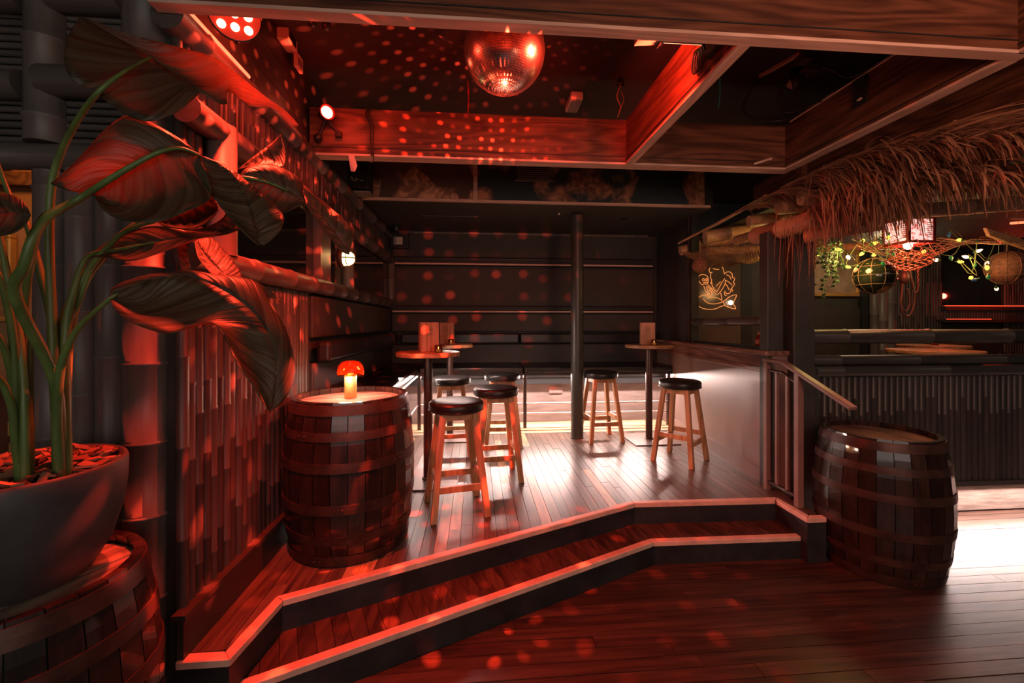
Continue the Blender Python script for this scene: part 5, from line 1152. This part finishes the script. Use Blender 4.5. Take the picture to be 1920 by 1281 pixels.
t = thing('ceiling_batten', 'short pale batten fixed to the ceiling left of the cable tangle', 'batten', (2.02, 2.7, 3.33))
MB().beam((1.97, 2.82, 3.325), (2.06, 2.56, 3.325), .022, .02).obj('batten', 'strip_y', t); MB().ball((1.965, 2.83, 3.32), .008, 6, 4).obj('screw', 'iron', t)
t = thing('smoke_detector', 'pale round smoke detector on the ceiling beside the right-hand beam', 'detector', (2.40, 3.0, 3.3))
MB().lathe([(0, -.05), (.035, -.048), (.05, -.03), (.055, 0), (0, 0)], 20, (2.26, 2.86, 3.335)).obj('body', 'white', t)
tag(bevel(MB().box((2.325, 2.37, 2.93), (2.339, 2.46, 3.10)).obj('black_plate', 'darker'), .002, 1), 'black switch plate fixed on the face of the right-hand beam', 'plate')
tag(MB().ball((2.322, 2.41, 2.965), .012, 10, 6, sc=(.6, 1.6, .7)).obj('plate_knob', 'nose'), 'pale knob on the black plate of the right-hand beam', 'knob')
tag(MB().beam((2.985, 2.80, 2.815), (2.985, 2.42, 2.865), .012, .022, (1, 0, 0)).obj('loose_batten', 'nose'), 'loose pale stick leaning along the far right beam', 'batten')
tag(MB().beam((2.08, 3.045, 2.80), (2.22, 3.045, 2.845), .012, .014).obj('wooden_peg', 'strip_x'), 'short pale peg stuck to the middle beam near its right end', 'peg')
tag(MB().tube([(2.36, 2.12, 3.33), (2.36, 2.12, 3.10)], .009, 8).obj('conduit', 'redpaint'), 'thin red-brown conduit dropping to the right-hand beam', 'pipe')
tag(MB().box((2.75, 3.4, 2.5), (2.80, 3.46, 3.33)).obj('hanging_strut', 'beam_x'), 'wooden strut hanging from the ceiling behind the thatch', 'strut')
b = MB(); P = [(-.885, 3.048, 2.77), (-.845, 3.045, 2.765), (-.825, 3.05, 2.70), (-.84, 3.04, 2.655), (-.868, 3.05, 2.66)]
b.hexa([(x, y-.004, z) for x, y, z in P], [(x, y+.004, z) for x, y, z in P])
tag(b.obj('cloth_strip', 'white'), 'scrap of pale cloth hanging from the left end of the middle beam', 'cloth')
t = thing('loudspeaker', 'black loudspeaker hung under the middle beam at the left wall', 'speaker', (-1.07, 4.1, 2.95))
bevel(MB().box((-1.18, 4.0, 2.835), (-.985, 4.2, 3.12)).obj('cabinet', 'black', t), .01)
g = MB()
for k in range(9): g.box((-1.165, 3.994, 2.87+k*.026), (-1.0, 3.998, 2.874+k*.026)).box((-1.16+k*.019, 3.994, 2.86), (-1.157+k*.019, 3.998, 3.10))
g.obj('grille', 'darker', t)
MB().tube(smooth_pts([(-1.12, 3.992, 2.905), (-1.14, 3.992, 2.93), (-1.125, 3.992, 2.935), (-1.115, 3.992, 2.91), (-1.09, 3.992, 2.905), (-1.095, 3.992, 2.93), (-1.075, 3.992, 2.915), (-1.055, 3.992, 2.91), (-1.03, 3.992, 2.905)], 4), .0025, 5).obj('logo', 'white', t)
MB().box((-1.19, 4.0, 2.80), (-.97, 4.15, 2.815)).obj('shelf', 'grey', t)
t = thing('security_camera', 'small dome security camera on the soffit in the left back corner', 'camera', (-1.0, 5.55, 2.83))
MB().lathe([(0, 0), (.06, 0), (.06, -.03), (0, -.03)], 18, (-1.02, 5.55, 2.85)).obj('mount', 'black', t); MB().ball((-1.02, 5.55, 2.815), .045, 14, 10).obj('dome', 'float', t)
t = thing('wall_box', 'black wall box with a white cover in the left back corner', 'box', (-1.03, 5.84, 2.7))
bevel(MB().box((-1.13, 5.77, 2.60), (-.90, 5.86, 2.835)).obj('housing', 'black', t), .006); bevel(MB().box((-1.09, 5.755, 2.65), (-.975, 5.77, 2.75)).obj('cover', 'white', t), .004); MB().box((-1.08, 5.752, 2.66), (-1.06, 5.755, 2.74)).obj('print', 'grey', t)
t = thing('downlight', 'small dark downlight in the soffit right of the column', 'downlight', (1.75, 4.9, 2.84))
MB().lathe([(.02, -.012), (.045, -.012), (.05, 0), (0, 0)], 18, (1.75, 4.95, 2.85)).obj('ring', 'black', t)
tag(MB().ball((.93, 4.75, 2.838), .014, 10, 6).obj('sprinkler_head', 'white'), 'tiny white sprinkler head in the soffit left of the column', 'sprinkler')
